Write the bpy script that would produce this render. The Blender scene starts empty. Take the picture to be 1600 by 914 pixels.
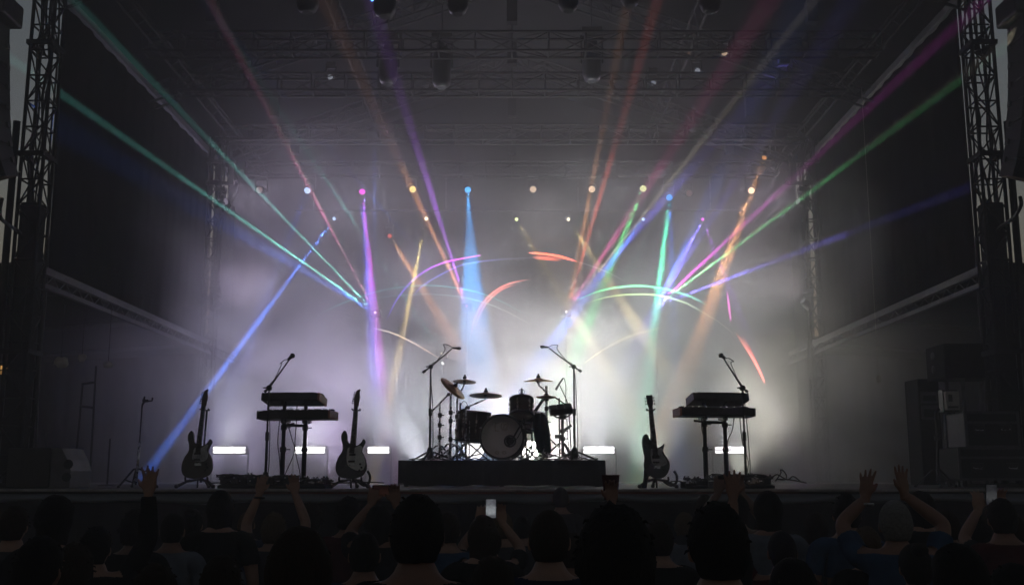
import bpy, bmesh, math, random
from mathutils import Vector, Matrix, noise
R = math.radians
rnd = random.Random(7)
sc = bpy.context.scene
COL = sc.collection
F, PITCH, CZ = 1654.0, R(9.81), 1.633
DECK = 1.5


def at(px, py, Y):
    """a point of the place at depth Y from a pixel of the 1600x914 photograph"""
    x = (px - 800) / F
    u = -(py - 457) / F
    d = Vector((x, math.cos(PITCH) - u * math.sin(PITCH), math.sin(PITCH) + u * math.cos(PITCH)))
    t = Y / d.y
    return Vector((d.x * t, Y, CZ + d.z * t))


def ground_at(px, Y, z=DECK):
    """X so that a point at height z and depth Y falls on column px"""
    return (px - 800) / F * (Y * math.cos(PITCH) + (z - CZ) * math.sin(PITCH))


# ------------------------------------------------------------------ camera
cam = bpy.data.cameras.new('camera')
co = bpy.data.objects.new('camera', cam)
COL.objects.link(co)
co.location = (0, 0, CZ)
co.rotation_euler = (math.pi / 2 + PITCH, 0, 0)
cam.lens = F / 1600 * 36
cam.sensor_width = 36
cam.clip_start = 0.05
cam.clip_end = 5000
sc.camera = co


# ------------------------------------------------------------------ materials
def pmat(name, c, rough=.6, metal=0, var=.25, scale=8, bump=0, spec=.5, c2=None, detail=4, stretch=None):
    m = bpy.data.materials.new(name)
    m.use_nodes = True
    nt = m.node_tree
    b = nt.nodes['Principled BSDF']
    b.inputs['Roughness'].default_value = rough
    b.inputs['Metallic'].default_value = metal
    b.inputs['Specular IOR Level'].default_value = spec
    tc = nt.nodes.new('ShaderNodeTexCoord')
    n = nt.nodes.new('ShaderNodeTexNoise')
    n.inputs['Scale'].default_value = scale
    n.inputs['Detail'].default_value = detail
    src = tc.outputs['Object']
    if stretch:
        mp = nt.nodes.new('ShaderNodeMapping')
        mp.inputs['Scale'].default_value = stretch
        nt.links.new(src, mp.inputs['Vector'])
        src = mp.outputs[0]
    nt.links.new(src, n.inputs['Vector'])
    r = nt.nodes.new('ShaderNodeValToRGB')
    lo = tuple(x * (1 - var) for x in c)
    hi = c2 or tuple(min(1, x * (1 + var)) for x in c)
    r.color_ramp.elements[0].color = (*lo, 1)
    r.color_ramp.elements[1].color = (*hi, 1)
    r.color_ramp.elements[0].position = .3
    r.color_ramp.elements[1].position = .7
    nt.links.new(n.outputs['Fac'], r.inputs['Fac'])
    nt.links.new(r.outputs['Color'], b.inputs['Base Color'])
    mr = nt.nodes.new('ShaderNodeMapRange')
    mr.inputs[3].default_value = max(.02, rough - .12)
    mr.inputs[4].default_value = min(1, rough + .12)
    nt.links.new(n.outputs['Fac'], mr.inputs[0])
    nt.links.new(mr.outputs[0], b.inputs['Roughness'])
    if bump:
        bp = nt.nodes.new('ShaderNodeBump')
        bp.inputs['Strength'].default_value = bump
        bp.inputs['Distance'].default_value = .01
        nt.links.new(n.outputs['Fac'], bp.inputs['Height'])
        nt.links.new(bp.outputs[0], b.inputs['Normal'])
    return m


_em = {}


def emat(name, c, s, core=None):
    """a lamp's glowing face: bright facets over the colour of the lamp"""
    k = (name, c, s)
    if k in _em:
        return _em[k]
    m = bpy.data.materials.new(name)
    m.use_nodes = True
    nt = m.node_tree
    nt.nodes.clear()
    o = nt.nodes.new('ShaderNodeOutputMaterial')
    e = nt.nodes.new('ShaderNodeEmission')
    tc = nt.nodes.new('ShaderNodeTexCoord')
    v = nt.nodes.new('ShaderNodeTexVoronoi')
    v.inputs['Scale'].default_value = 40
    nt.links.new(tc.outputs['Object'], v.inputs['Vector'])
    mr = nt.nodes.new('ShaderNodeMapRange')
    mr.inputs[2].default_value = .8
    mr.inputs[3].default_value = s * 1.25
    mr.inputs[4].default_value = s * .7
    nt.links.new(v.outputs['Distance'], mr.inputs[0])
    nt.links.new(mr.outputs[0], e.inputs['Strength'])
    e.inputs['Color'].default_value = (*c, 1)
    nt.links.new(e.outputs[0], o.inputs['Surface'])
    m.cycles.emission_sampling = 'NONE'
    _em[k] = m
    return m


M = dict(
    black=pmat('black_metal', (.018, .018, .02), .42, .3, .3, 20),
    matte=pmat('matte_black', (.01, .01, .012), .85, 0, .4, 12, 0, .1),
    steel=pmat('chrome_steel', (.42, .42, .44), .28, 1, .15, 25),
    alu=pmat('truss_aluminium', (.024, .023, .024), .7, 0, .25, 14, 0, .12),
    darkalu=pmat('dark_truss_steel', (.016, .016, .018), .7, 0, .3, 14, 0, .15),
    drape=pmat('black_drape', (.002, .002, .0024), .95, 0, .35, 3, .2, 0),
    scrim=pmat('side_scrim', (.0015, .0015, .002), .95, 0, .4, 2, .2, 0, stretch=(1, 1, .15)),
    roof=pmat('roof_fabric', (.0025, .0025, .0035), .9, 0, .4, 1.2, .2, 0),
    deck=pmat('deck_plywood', (.05, .046, .048), .5, 0, .45, 3.5, .15, detail=8),
    lip=pmat('deck_edge_trim', (.28, .27, .27), .45, .3, .35, 9),
    fascia=pmat('fascia_cloth', (.12, .13, .15), .8, 0, .45, 2.5, .2, stretch=(.4, 1, 3)),
    ground=pmat('trodden_ground', (.035, .032, .026), .95, 0, .5, 1.5, .5, detail=8),
    skirt=pmat('riser_skirt', (.012, .017, .02), .85, 0, .4, 6, .3),
    rubber=pmat('rubber', (.012, .012, .012), .8, 0, .3, 30),
    cable=pmat('cable_rubber', (.012, .012, .012), .55, 0, .3, 30),
    gbody=pmat('dark_sunburst_lacquer', (.02, .015, .013), .22, 0, .5, 6, 0, .5, (.05, .025, .015)),
    gblack=pmat('black_lacquer', (.012, .012, .013), .2, 0, .4, 9),
    guard=pmat('pale_pickguard', (.62, .61, .58), .35, 0, .12, 30),
    guardg=pmat('grey_pickguard', (.33, .33, .34), .4, 0, .5, 18, 0, .5, (.5, .5, .5)),
    maple=pmat('maple_neck', (.10, .06, .032), .4, 0, .3, 20, 0, .5, stretch=(6, 6, .6)),
    rosew=pmat('dark_fingerboard', (.018, .012, .01), .55, 0, .4, 40, stretch=(6, 6, .6)),
    wood=pmat('reddish_wood_cheek', (.42, .16, .11), .4, 0, .35, 14, 0, .5, stretch=(1, 1, 7)),
    keyb=pmat('keyboard_case', (.016, .015, .016), .42, 0, .3, 18),
    ivory=pmat('ivory_keys', (.55, .54, .5), .35, 0, .1, 30),
    drum=pmat('dark_drum_wrap', (.03, .022, .02), .3, 0, .6, 14, 0, .5, (.075, .05, .045), 6),
    hoop=pmat('black_hoop', (.012, .012, .013), .35, 0, .3, 20),
    bhead=pmat('smoky_bass_head', (.34, .31, .30), .5, 0, .22, 7),
    emblem=pmat('faded_emblem_print', (.46, .38, .31), .55, 0, .3, 26),
    dhead=pmat('coated_drum_head', (.6, .59, .56), .55, 0, .1, 18),
    bronze=pmat('bronze_cymbal', (.42, .26, .16), .33, 1, .22, 11, 0, .5, stretch=(1, 1, 6)),
    gold=pmat('bright_bronze_cymbal', (.78, .58, .33), .3, 1, .18, 11),
    towel=pmat('teal_towel', (.015, .05, .055), .95, 0, .35, 25, .5, .1),
    strap=pmat('woven_strap', (.014, .014, .015), .9, 0, .3, 40),
    case=pmat('flight_case_laminate', (.01, .013, .015), .85, 0, .4, 6),
    caseedge=pmat('case_aluminium_edge', (.08, .08, .085), .6, .2, .3, 16, 0, .25),
    paper=pmat('white_label_paper', (.4, .39, .37), .8, 0, .15, 12),
    grey=pmat('scuffed_grey_paint', (.07, .07, .073), .65, 0, .4, 7, .2),
    cloth=pmat('pale_cloth_wrap', (.42, .4, .34), .9, 0, .3, 9, .4),
    red=pmat('red_lacquer', (.45, .03, .02), .35, 0, .3, 15),
    skin_a=pmat('light_skin', (.28, .15, .10), .55, 0, .12, 20),
    skin_b=pmat('tan_skin', (.20, .095, .058), .55, 0, .12, 20),
    skin_c=pmat('brown_skin', (.13, .065, .04), .5, 0, .15, 20),
    hair_a=pmat('black_hair', (.006, .005, .005), .75, 0, .5, 60, .6, .12, stretch=(3, 3, .4)),
    hair_b=pmat('brown_hair', (.016, .009, .005), .75, 0, .5, 60, .6, .12, stretch=(3, 3, .4)),
    hair_c=pmat('fair_hair', (.07, .045, .022), .75, 0, .4, 60, .6, .12, stretch=(3, 3, .4)),
    knit=pmat('grey_knit', (.12, .115, .11), .95, 0, .3, 70, .8),
    sh_black=pmat('black_cotton', (.01, .01, .011), .9, 0, .4, 9, .3, .05),
    sh_navy=pmat('navy_cotton', (.012, .018, .045), .9, 0, .35, 9, .3, .05),
    sh_blue=pmat('blue_cotton', (.03, .06, .12), .9, 0, .3, 9, .3, .05),
    sh_grey=pmat('grey_cotton', (.035, .035, .04), .9, 0, .3, 9, .3, .05),
    sh_pale=pmat('pale_cotton', (.12, .13, .16), .9, 0, .25, 9, .3, .05),
    sh_wine=pmat('wine_cotton', (.06, .012, .015), .9, 0, .3, 9, .3, .05),
    denim=pmat('dark_denim', (.018, .025, .045), .9, 0, .4, 30, .3, .2),
    shoe=pmat('dark_shoe_leather', (.015, .013, .012), .5, 0, .3, 20),
)


for k_ in ('bhead', 'dhead'):                 # drum heads let some light through
    nt_ = M[k_].node_tree
    b_ = nt_.nodes['Principled BSDF']
    o_ = nt_.nodes['Material Output']
    tl_ = nt_.nodes.new('ShaderNodeBsdfTranslucent')
    mx_ = nt_.nodes.new('ShaderNodeMixShader')
    mx_.inputs[0].default_value = .8
    tl_.inputs['Color'].default_value = (.8, .74, .71, 1) if k_ == 'bhead' else (.8, .79, .76, 1)
    nt_.links.new(b_.outputs[0], mx_.inputs[1])
    nt_.links.new(tl_.outputs[0], mx_.inputs[2])
    nt_.links.new(mx_.outputs[0], o_.inputs['Surface'])
# ------------------------------------------------------------------ mesh builder
def frame(d):
    d = d.normalized()
    up = Vector((0, 0, 1)) if abs(d.z) < .95 else Vector((1, 0, 0))
    u = d.cross(up).normalized()
    return u, d.cross(u).normalized()


def catmull(pts, k=6, closed=False):
    P = [Vector(p) for p in pts]
    n = len(P)
    out = []
    segs = n if closed else n - 1
    for i in range(segs):
        g = (lambda j: P[j % n]) if closed else (lambda j: P[max(0, min(n - 1, j))])
        a, b, c, d = g(i - 1), g(i), g(i + 1), g(i + 2)
        for q in range(k):
            t = q / k
            out.append(.5 * ((2 * b) + (c - a) * t + (2 * a - 5 * b + 4 * c - d) * t * t + (3 * b - a - 3 * c + d) * t ** 3))
    if not closed:
        out.append(P[-1].copy())
    return out


class MB:
    def __init__(s):
        s.v, s.f, s.sm, s.a = [], [], [], []

    def add(s, vs, fs, smooth=False, attr=None):
        o = len(s.v)
        s.v += [Vector(p) for p in vs]
        s.f += [tuple(o + i for i in f) for f in fs]
        s.sm += [smooth] * len(fs)
        s.a += attr if attr else [(0, 0, 0)] * len(vs)
        return s

    def box(s, c, size, rot=None):
        hx, hy, hz = (q / 2 for q in size)
        vs = [Vector((x, y, z)) for x in (-hx, hx) for y in (-hy, hy) for z in (-hz, hz)]
        if rot is not None:
            vs = [rot @ p for p in vs]
        c = Vector(c)
        return s.add([c + p for p in vs], [(0, 1, 3, 2), (4, 6, 7, 5), (0, 4, 5, 1), (2, 3, 7, 6), (0, 2, 6, 4), (1, 5, 7, 3)])

    def span(s, a, b):
        a, b = Vector(a), Vector(b)
        return s.box((a + b) / 2, [abs(q) for q in (b - a)])

    def tube(s, pts, r, n=8, smooth=True, attr=None):
        P = [Vector(p) for p in pts]
        rs = r if isinstance(r, (list, tuple)) else [r] * len(P)
        vs, fs, at_ = [], [], []
        pu = None
        for i, p in enumerate(P):
            d = (P[min(i + 1, len(P) - 1)] - P[max(i - 1, 0)])
            if d.length < 1e-9:
                d = Vector((0, 0, 1))
            d.normalize()
            if pu is None:
                u, w = frame(d)
            else:
                u = (pu - d * pu.dot(d))
                u = u.normalized() if u.length > 1e-6 else frame(d)[0]
                w = d.cross(u)
            pu = u
            for k in range(n):
                t = 2 * math.pi * k / n
                vs.append(p + (u * math.cos(t) + w * math.sin(t)) * rs[i])
                at_.append(attr[i] if attr else (0, 0, 0))
        m = len(P)
        for i in range(m - 1):
            for k in range(n):
                k2 = (k + 1) % n
                fs.append((i * n + k, i * n + k2, (i + 1) * n + k2, (i + 1) * n + k))
        s.add(vs, fs, smooth, at_)
        o = len(s.v) - len(vs)
        s.f += [tuple(o + k for k in reversed(range(n))), tuple(o + (m - 1) * n + k for k in range(n))]
        s.sm += [False, False]
        return s

    def rod(s, a, b, r, n=8, r2=None):
        return s.tube([a, b], [r, r if r2 is None else r2], n)

    def lathe(s, prof, n=24, loc=(0, 0, 0), axis=(0, 0, 1), smooth=True, caps=True):
        q = Vector((0, 0, 1)).rotation_difference(Vector(axis).normalized()).to_matrix()
        loc = Vector(loc)
        vs, fs = [], []
        for r, z in prof:
            for k in range(n):
                t = 2 * math.pi * k / n
                vs.append(loc + q @ Vector((max(r, 1e-4) * math.cos(t), max(r, 1e-4) * math.sin(t), z)))
        m = len(prof)
        for i in range(m - 1):
            for k in range(n):
                k2 = (k + 1) % n
                fs.append((i * n + k, i * n + k2, (i + 1) * n + k2, (i + 1) * n + k))
        s.add(vs, fs, smooth)
        if not caps:
            return s
        o = len(s.v) - len(vs)
        s.f += [tuple(o + k for k in reversed(range(n))), tuple(o + (m - 1) * n + k for k in range(n))]
        s.sm += [False, False]
        return s

    def ball(s, c, r, n=10, sc3=(1, 1, 1)):
        prof = [(math.sin(math.pi * i / n) , -math.cos(math.pi * i / n)) for i in range(n + 1)]
        vs, fs = [], []
        k_ = n + 4
        for rr, z in prof:
            for k in range(k_):
                t = 2 * math.pi * k / k_
                vs.append(Vector(c) + Vector((max(rr, 1e-3) * math.cos(t) * sc3[0], max(rr, 1e-3) * math.sin(t) * sc3[1], z * sc3[2])) * r)
        for i in range(n):
            for k in range(k_):
                k2 = (k + 1) % k_
                fs.append((i * k_ + k, i * k_ + k2, (i + 1) * k_ + k2, (i + 1) * k_ + k))
        s.add(vs, fs, True)
        o = len(s.v) - len(vs)
        s.f += [tuple(o + k for k in reversed(range(k_))), tuple(o + n * k_ + k for k in range(k_))]
        s.sm += [True, True]
        return s

    def torus(s, c, R_, r, axis=(0, 0, 1), n=28, k=6):
        q = Vector((0, 0, 1)).rotation_difference(Vector(axis).normalized()).to_matrix()
        c = Vector(c)
        vs, fs = [], []
        for i in range(n):
            a = 2 * math.pi * i / n
            for j in range(k):
                b = 2 * math.pi * j / k
                vs.append(c + q @ Vector(((R_ + r * math.cos(b)) * math.cos(a), (R_ + r * math.cos(b)) * math.sin(a), r * math.sin(b))))
        for i in range(n):
            for j in range(k):
                fs.append((i * k + j, ((i + 1) % n) * k + j, ((i + 1) % n) * k + (j + 1) % k, i * k + (j + 1) % k))
        return s.add(vs, fs, True)

    def prism(s, out, y0, y1, mat4=None):
        """outline in x,z extruded along y"""
        n = len(out)
        vs = [Vector((p[0], y0, p[1])) for p in out] + [Vector((p[0], y1, p[1])) for p in out]
        if mat4 is not None:
            vs = [mat4 @ p for p in vs]
        fs = [(i, (i + 1) % n, n + (i + 1) % n, n + i) for i in range(n)]
        fs += [tuple(reversed(range(n))), tuple(range(n, 2 * n))]
        return s.add(vs, fs)

    def build(s, name, mat, parent=None, label=None, bevel=0, world=True, stuff=False):
        me = bpy.data.meshes.new(name)
        off = parent.matrix_basis.translation if (parent is not None and world) else Vector((0, 0, 0))
        if parent is not None and world and parent.parent is not None:
            off = off + parent.parent.matrix_basis.translation
        me.from_pydata([tuple(p - off) for p in s.v], [], s.f)
        me.polygons.foreach_set('use_smooth', s.sm)
        if any(a != (0, 0, 0) for a in s.a):
            ca = me.color_attributes.new('glow', 'FLOAT_COLOR', 'POINT')
            for i, a in enumerate(s.a):
                ca.data[i].color = (*a, 1)
        me.materials.append(mat)
        bm = bmesh.new()
        bm.from_mesh(me)
        bmesh.ops.recalc_face_normals(bm, faces=bm.faces)
        bm.to_mesh(me)
        bm.free()
        o = bpy.data.objects.new(name, me)
        COL.objects.link(o)
        if parent is not None:
            o.parent = parent
        if label:
            o['label'] = label
        if bevel:
            b = o.modifiers.new('bevel', 'BEVEL')
            b.width = bevel
            b.segments = 2
            b.limit_method = 'ANGLE'
        return o


def thing(name, label, cat, loc=(0, 0, 0), group=None, rot=None):
    o = bpy.data.objects.new(name, None)
    o.empty_display_size = .1
    COL.objects.link(o)
    o.location = loc
    if rot:
        o.rotation_euler = rot
    o['label'], o['category'] = label, cat
    if group:
        o['group'] = group
    return o


def tag(o, label, cat, group=None, kind=None):
    if label:
        o['label'] = label
    if cat:
        o['category'] = cat
    if group:
        o['group'] = group
    if kind:
        o['kind'] = kind
    return o


def copy_tree(o, parent=None):
    c = o.copy()
    COL.objects.link(c)
    c.parent = parent
    for ch in list(o.children):
        copy_tree(ch, c)
    return c


# ================================================================== SETTING
def gz(y):
    """the ground falls a little towards the stage"""
    t = max(0, min(1, (y - 2.5) / 7.5))
    return -.16 * t


g = MB()
xs = [-25.5, -20, -15, -10, -5, 0, 5, 10, 15, 20, 25.5]
ys = [-7.5, -4, -2, 0, 2.5, 4, 5.5, 7, 8.5, 10, 14, 20, 26, 30, 33.5]
vs = [(x, y, gz(y)) for y in ys for x in xs]
n_ = len(xs)
g.add(vs, [(j * n_ + i, j * n_ + i + 1, (j + 1) * n_ + i + 1, (j + 1) * n_ + i) for j in range(len(ys) - 1) for i in range(n_ - 1)])
tag(g.build('ground', M['ground']), 'dark trodden ground under the crowd', None, None, 'structure')

# ---- the stage
SX = 7.6
st = thing('stage', 'wide black concert stage platform with a pale worn front edge', 'stage', (0, 11, 0))
b = MB()
for i in range(8):            # deck boards: long sheets laid side by side with open joints
    for j in range(6):
        x0 = -SX + 2 * SX / 8 * i
        y0 = 11.03 + 11.9 / 6 * j
        b.span((x0 + .002, y0 + .002, 1.46), (x0 + 2 * SX / 8 - .002, y0 + 11.9 / 6 - .002, DECK))
b.build('deck', M['deck'], st)
b = MB()
b.span((-SX, 10.985, 1.475), (SX, 11.028, 1.499))
b.build('edge_trim', M['lip'], st, bevel=.004)
b = MB()
b.span((-SX, 11.06, 1.40), (SX, 11.10, 1.458))
b.build('recess', M['matte'], st)
# a slack cloth band under the edge
b = MB()
N = 90
vs, fs = [], []
for i in range(N + 1):
    x = -SX + 2 * SX * i / N
    sag = .012 * math.sin(i * .9) + .010 * math.sin(i * .37 + 1)
    for k, (z, y) in enumerate(((1.452, 11.02), (1.40 + sag, 10.99), (1.375 + sag, 10.995), (1.362 + sag, 11.04))):
        vs.append((x, y + .006 * math.sin(i * 1.7 + k), z))
for i in range(N):
    for k in range(3):
        fs.append((i * 4 + k, (i + 1) * 4 + k, (i + 1) * 4 + k + 1, i * 4 + k + 1))
b.add(vs, fs, True)
o = b.build('front_valance', M['fascia'], st)
md = o.modifiers.new('s', 'SOLIDIFY'); md.thickness = .006
b = MB()
vs, fs = [], []
N = 240
for i in range(N + 1):
    x = -SX + 2 * SX * i / N
    y = 11.12 + .03 * math.sin(i * .8) + .012 * math.sin(i * 2.1)
    vs += [(x, y, -.15), (x, y, 1.42)]
for i in range(N):
    fs.append((2 * i, 2 * i + 2, 2 * i + 3, 2 * i + 1))
b.add(vs, fs, True)
o = b.build('front_skirt', M['drape'], st)
md = o.modifiers.new('s', 'SOLIDIFY'); md.thickness = .01
b = MB()
for x in (-7.2, -3.6, 0, 3.6, 7.2):
    for y in (11.5, 16.5, 22):
        b.rod((x, y, -.16), (x, y, 1.46), .03)
b.build('support_frame', M['darkalu'], st)


# ---- trusses: four chords and a lattice
def truss_parts(root, p0, p1, w, h, bay, rc=.02, rl=.011, mat=None, updir=None, lat_mat=None):
    p0, p1 = Vector(p0), Vector(p1)
    d = p1 - p0
    L = d.length
    d.normalize()
    up = Vector(updir) if updir else (Vector((0, 0, 1)) if abs(d.z) < .9 else Vector((0, 1, 0)))
    s = d.cross(up).normalized()
    u = s.cross(d).normalized()
    c = [s * a * w / 2 + u * e * h / 2 for a, e in ((-1, -1), (1, -1), (1, 1), (-1, 1))]
    for q in c:
        MB().rod(p0 + q, p1 + q, rc).build('chord', mat, root)
    lt = MB()
    n = max(1, round(L / bay))
    for i in range(n + 1):
        a = p0 + d * L * i / n
        for k in range(4):
            lt.rod(a + c[k], a + c[(k + 1) % 4], rl, 6)
        if i < n:
            e = p0 + d * L * (i + 1) / n
            for k in range(4):
                k2 = (k + 1) % 4
                if (i + k) % 2:
                    lt.rod(a + c[k], e + c[k2], rl * .9, 6)
                else:
                    lt.rod(a + c[k2], e + c[k], rl * .9, 6)
    lt.build('lattice', lat_mat or mat, root)


EZ, RZ, EX = 8.06, 10.25, 6.12      # eaves, ridge, half width of the roof


def roofz(x):
    return EZ + .12 + (RZ - EZ) * (1 - abs(x) / EX)


# front towers
for sgn, lab in ((-1, 'tall dark lattice tower at the stage edge beside the corner monitor wedge'),
                 (1, 'tall dark lattice tower at the stage edge beside the stacked flight cases')):
    x = 5.93 * sgn
    t = thing('truss_tower', lab, 'truss tower', (x, 12.75, DECK), 'lattice towers holding up the stage roof')
    MB().box((x, 12.75, DECK + .02), (.8, .8, .04)).build('base_plate', M['darkalu'], t)
    truss_parts(t, (x, 12.75, DECK + .04), (x, 12.75, 9.6), .27, .27, .34, .024, .012, M['darkalu'])
    for z in (3.1, 5.55, 7.0, 8.8):
        b = MB()
        for sx in (-1, 1):
            b.span((x + sx * .135 - .03, 12.58, z - .03), (x + sx * .135 + .03, 12.95, z + .03))
        b.span((x - .165, 12.55, z - .028), (x + .165, 12.59, z + .028))
        b.build('sleeve_block', M['darkalu'], t)
    xo = x + .27 * sgn
    MB().rod((xo, 12.7, DECK + .04), (xo, 12.7, 6.0), .045).build('guy_pole', M['darkalu'], t)
    # cables tied inside the tower
    b = MB()
    for k in range(5):
        pts = []
        for i in range(26):
            z = DECK + .05 + i * .3
            pts.append((x + .08 * math.sin(k * 1.3 + i * .21) + .03 * math.sin(i * 1.7 + k), 12.75 + .1 * math.cos(k * 2 + i * .17), z))
        b.tube(pts, .012 + .003 * (k % 2), 6)
    loop = [(x + .05 + .1 * math.cos(q * .5) * (1 - q * .01), 12.7 + .02 * math.sin(q), 7.0 + .14 * math.sin(q * .5)) for q in range(44)]
    b.tube(loop, .012, 6)
    b.build('cable_loom', M['cable'], t)
    # black sleeve at the foot of the mast
    MB().box((x, 12.75, 3.3), (.24, .22, 3.3)).build('mast_sleeve', M['matte'], t, bevel=.02)

# stage roof
rf = thing('stage_roof', 'dark gabled fabric roof over the whole stage', 'roof', (0, 12.2, EZ))
for sgn in (-1, 1):
    b = MB()
    vs, fs = [], []
    NX, NY = 14, 24
    for j in range(NY + 1):
        y = 12.2 + 11.0 * j / NY
        for i in range(NX + 1):
            x = sgn * (EX + .25) * i / NX
            sagz = -.10 * math.sin(math.pi * i / NX) * abs(math.sin(math.pi * j / 4))
            vs.append((x, y, roofz(x) + .16 + sagz))
    for j in range(NY):
        for i in range(NX):
            fs.append((j * (NX + 1) + i, j * (NX + 1) + i + 1, (j + 1) * (NX + 1) + i + 1, (j + 1) * (NX + 1) + i))
    b.add(vs, fs, True)
    o = b.build('roof_skin', M['roof'], rf)
    md = o.modifiers.new('s', 'SOLIDIFY'); md.thickness = .02
for y in (13.3, 17.2, 20.9):
    for sgn in (-1, 1):
        r = MB()
        a0, a1 = Vector((0, y, roofz(0) - .05)), Vector((sgn * EX, y, roofz(EX) - .05))
        n = 18
        for dz in (0, -.3):
            for dy in (-.15, .15):
                r.rod(a0 + Vector((0, dy, dz)), a1 + Vector((0, dy, dz)), .022)
        for i in range(n):
            p, q = a0.lerp(a1, i / n), a0.lerp(a1, (i + 1) / n)
            for dy in (-.15, .15):
                r.rod(p + Vector((0, dy, 0)), p + Vector((0, dy, -.3)), .012, 6)
                r.rod(p + Vector((0, dy, -.3 * (i % 2))), q + Vector((0, dy, -.3 * ((i + 1) % 2))), .011, 6)
        r.build('gable_rafter', M['darkalu'], rf)
for x in (-3.0, 3.0):
    r = MB()
    for dx, dz in ((0, 0), (.22, -.02), (.1, -.26)):
        r.rod((x + dx, 12.4, roofz(x) - .12 + dz), (x + dx, 23.0, roofz(x) - .12 + dz), .02)
    for i in range(26):
        y = 12.4 + i * .4
        r.rod((x, y, roofz(x) - .12), (x + .1, y + .2, roofz(x) - .38), .01, 6)
        r.rod((x + .22, y, roofz(x) - .14), (x + .1, y + .2, roofz(x) - .38), .01, 6)
    r.build('purlin', M['darkalu'], rf)
for sgn in (-1, 1):
    r = MB()
    x = sgn * EX
    r.span((x - .05, 12.4, EZ - .06), (x + .05, 23.0, EZ + .06))
    r.build('eave_beam', M['grey'], rf, bevel=.01)
    r = MB()
    x = sgn * (EX - .55)
    for dx, dz in ((0, 0), (.2, 0), (.1, .2)):
        r.rod((x + dx, 12.4, EZ + .15 + dz), (x + dx, 23.0, EZ + .15 + dz), .02)
    for i in range(26):
        y = 12.4 + i * .4
        r.rod((x, y, EZ + .15), (x + .1, y + .2, EZ + .35), .01, 6)
        r.rod((x + .2, y, EZ + .15), (x + .1, y + .2, EZ + .35), .01, 6)
    r.build('inner_eave_truss', M['alu'], rf)


# ---- cross trusses
def ztop(y, py):
    return at(800, py, y).z


TR = [(15.3, 79, 31, 'horizontal box truss under the roof, highest and nearest of the cross trusses', .30),
      (17.0, 141, 0, 'horizontal box truss second below the roof, behind the big hanging fixtures', .30),
      (19.6, 218, 0, 'horizontal box truss third below the roof, above the lamp row', .30),
      (21.6, 272, 0, 'rear horizontal truss that carries the upper row of coloured lamps', .28)]
for y, py, _, lab, w in TR:
    z = ztop(y - w / 2, py) + w / 2
    t = thing('lighting_truss', lab, 'truss', (0, y, z), 'trusses hung across the stage')
    truss_parts(t, (-5.6, y, z), (5.6, y, z), w, w, .56, .022, .011, M['alu'])
    for x in (-4.6, 0, 4.6):
        b = MB()
        b.rod((x, y, z + w / 2), (x, y, roofz(x) - .4), .008, 6)
        b.span((x - .08, y - .08, z + w / 2 + .2), (x + .08, y + .08, z + w / 2 + .62))
        b.build('chain_hoist', M['matte'], t)
zB = at(800, 343, 21.7).z
t = thing('lighting_pipe', 'thin black pipe hung low at the back with small beam lamps', 'pipe', (0, 21.8, zB + .22))
MB().rod((-4.6, 21.8, zB + .22), (4.9, 21.8, zB + .22), .025).build('tube', M['black'], t)
b = MB()
for x in (-4.2, -1.4, 1.4, 4.2):
    b.rod((x, 21.8, zB + .22), (x, 21.72, ztop(21.6, 272)), .006, 6)
b.build('wire_rope', M['steel'], t)


# ---- drapes: folded cloth with thickness
def drape(name, mat, p0, p1, z0, z1, folds, amp, label, cat, cut=None):
    p0, p1 = Vector((*p0, 0)), Vector((*p1, 0))
    d = p1 - p0
    nrm = Vector((-d.y, d.x, 0)).normalized()
    N = folds * 6
    NZ = 10
    vs, fs = [], []
    for i in range(N + 1):
        t = i / N
        for k in range(NZ + 1):
            q = k / NZ
            a = amp * (math.sin(t * folds * 2 * math.pi) * (1 - .35 * q) + .5 * math.sin(t * folds * .37 * 2 * math.pi + q))
            vs.append(p0 + d * t + nrm * a + Vector((0, 0, z0 + (z1 - z0) * q)))
    for i in range(N):
        for k in range(NZ):
            fs.append((i * (NZ + 1) + k, (i + 1) * (NZ + 1) + k, (i + 1) * (NZ + 1) + k + 1, i * (NZ + 1) + k + 1))
    b = MB().add(vs, fs, True)
    o = b.build(name, mat)
    md = o.modifiers.new('s', 'SOLIDIFY'); md.thickness = .008
    return tag(o, label, cat)


drape('back_drape', M['drape'], (-6.3, 22.75), (6.3, 22.75), DECK + .01, 9.2, 44, .004, 'black folded drape closing the back of the stage behind the lamps', 'drape')
b = MB()
b.add([(-6.3, 22.9, 7.9), (6.3, 22.9, 7.9), (6.3, 22.9, 8.3), (0, 22.9, RZ + .24), (-6.3, 22.9, 8.3)] + [(-6.3, 22.93, 7.9), (6.3, 22.93, 7.9), (6.3, 22.93, 8.3), (0, 22.93, RZ + .24), (-6.3, 22.93, 8.3)],
      [(0, 1, 2, 3, 4), (9, 8, 7, 6, 5), (0, 5, 6, 1), (1, 6, 7, 2), (2, 7, 8, 3), (3, 8, 9, 4), (4, 9, 5, 0)])
tag(b.build('gable_drape', M['drape']), 'black border cloth filling the rear gable above the back drape', 'drape')
for sgn, lab in ((-1, 'dark side scrim hanging from the eave beside the wedge monitor wing'), (1, 'dark side scrim hanging from the eave above the flight case wing')):
    drape('side_scrim', M['scrim'], (sgn * 6.14, 13.72), (sgn * 6.14, 20.98), 4.3, 8.0, 16, .02, lab, 'scrim')
for sgn, lab in ((-1, 'narrow dark leg drape at the rear corner behind the ladder frame'), (1, 'narrow dark leg drape at the rear corner behind the equipment rack')):
    drape('leg_drape', M['scrim'], (sgn * 6.14, 21.28), (sgn * 6.12, 22.7), DECK + .01, 7.45, 5, .03, lab, 'drape')
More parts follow.
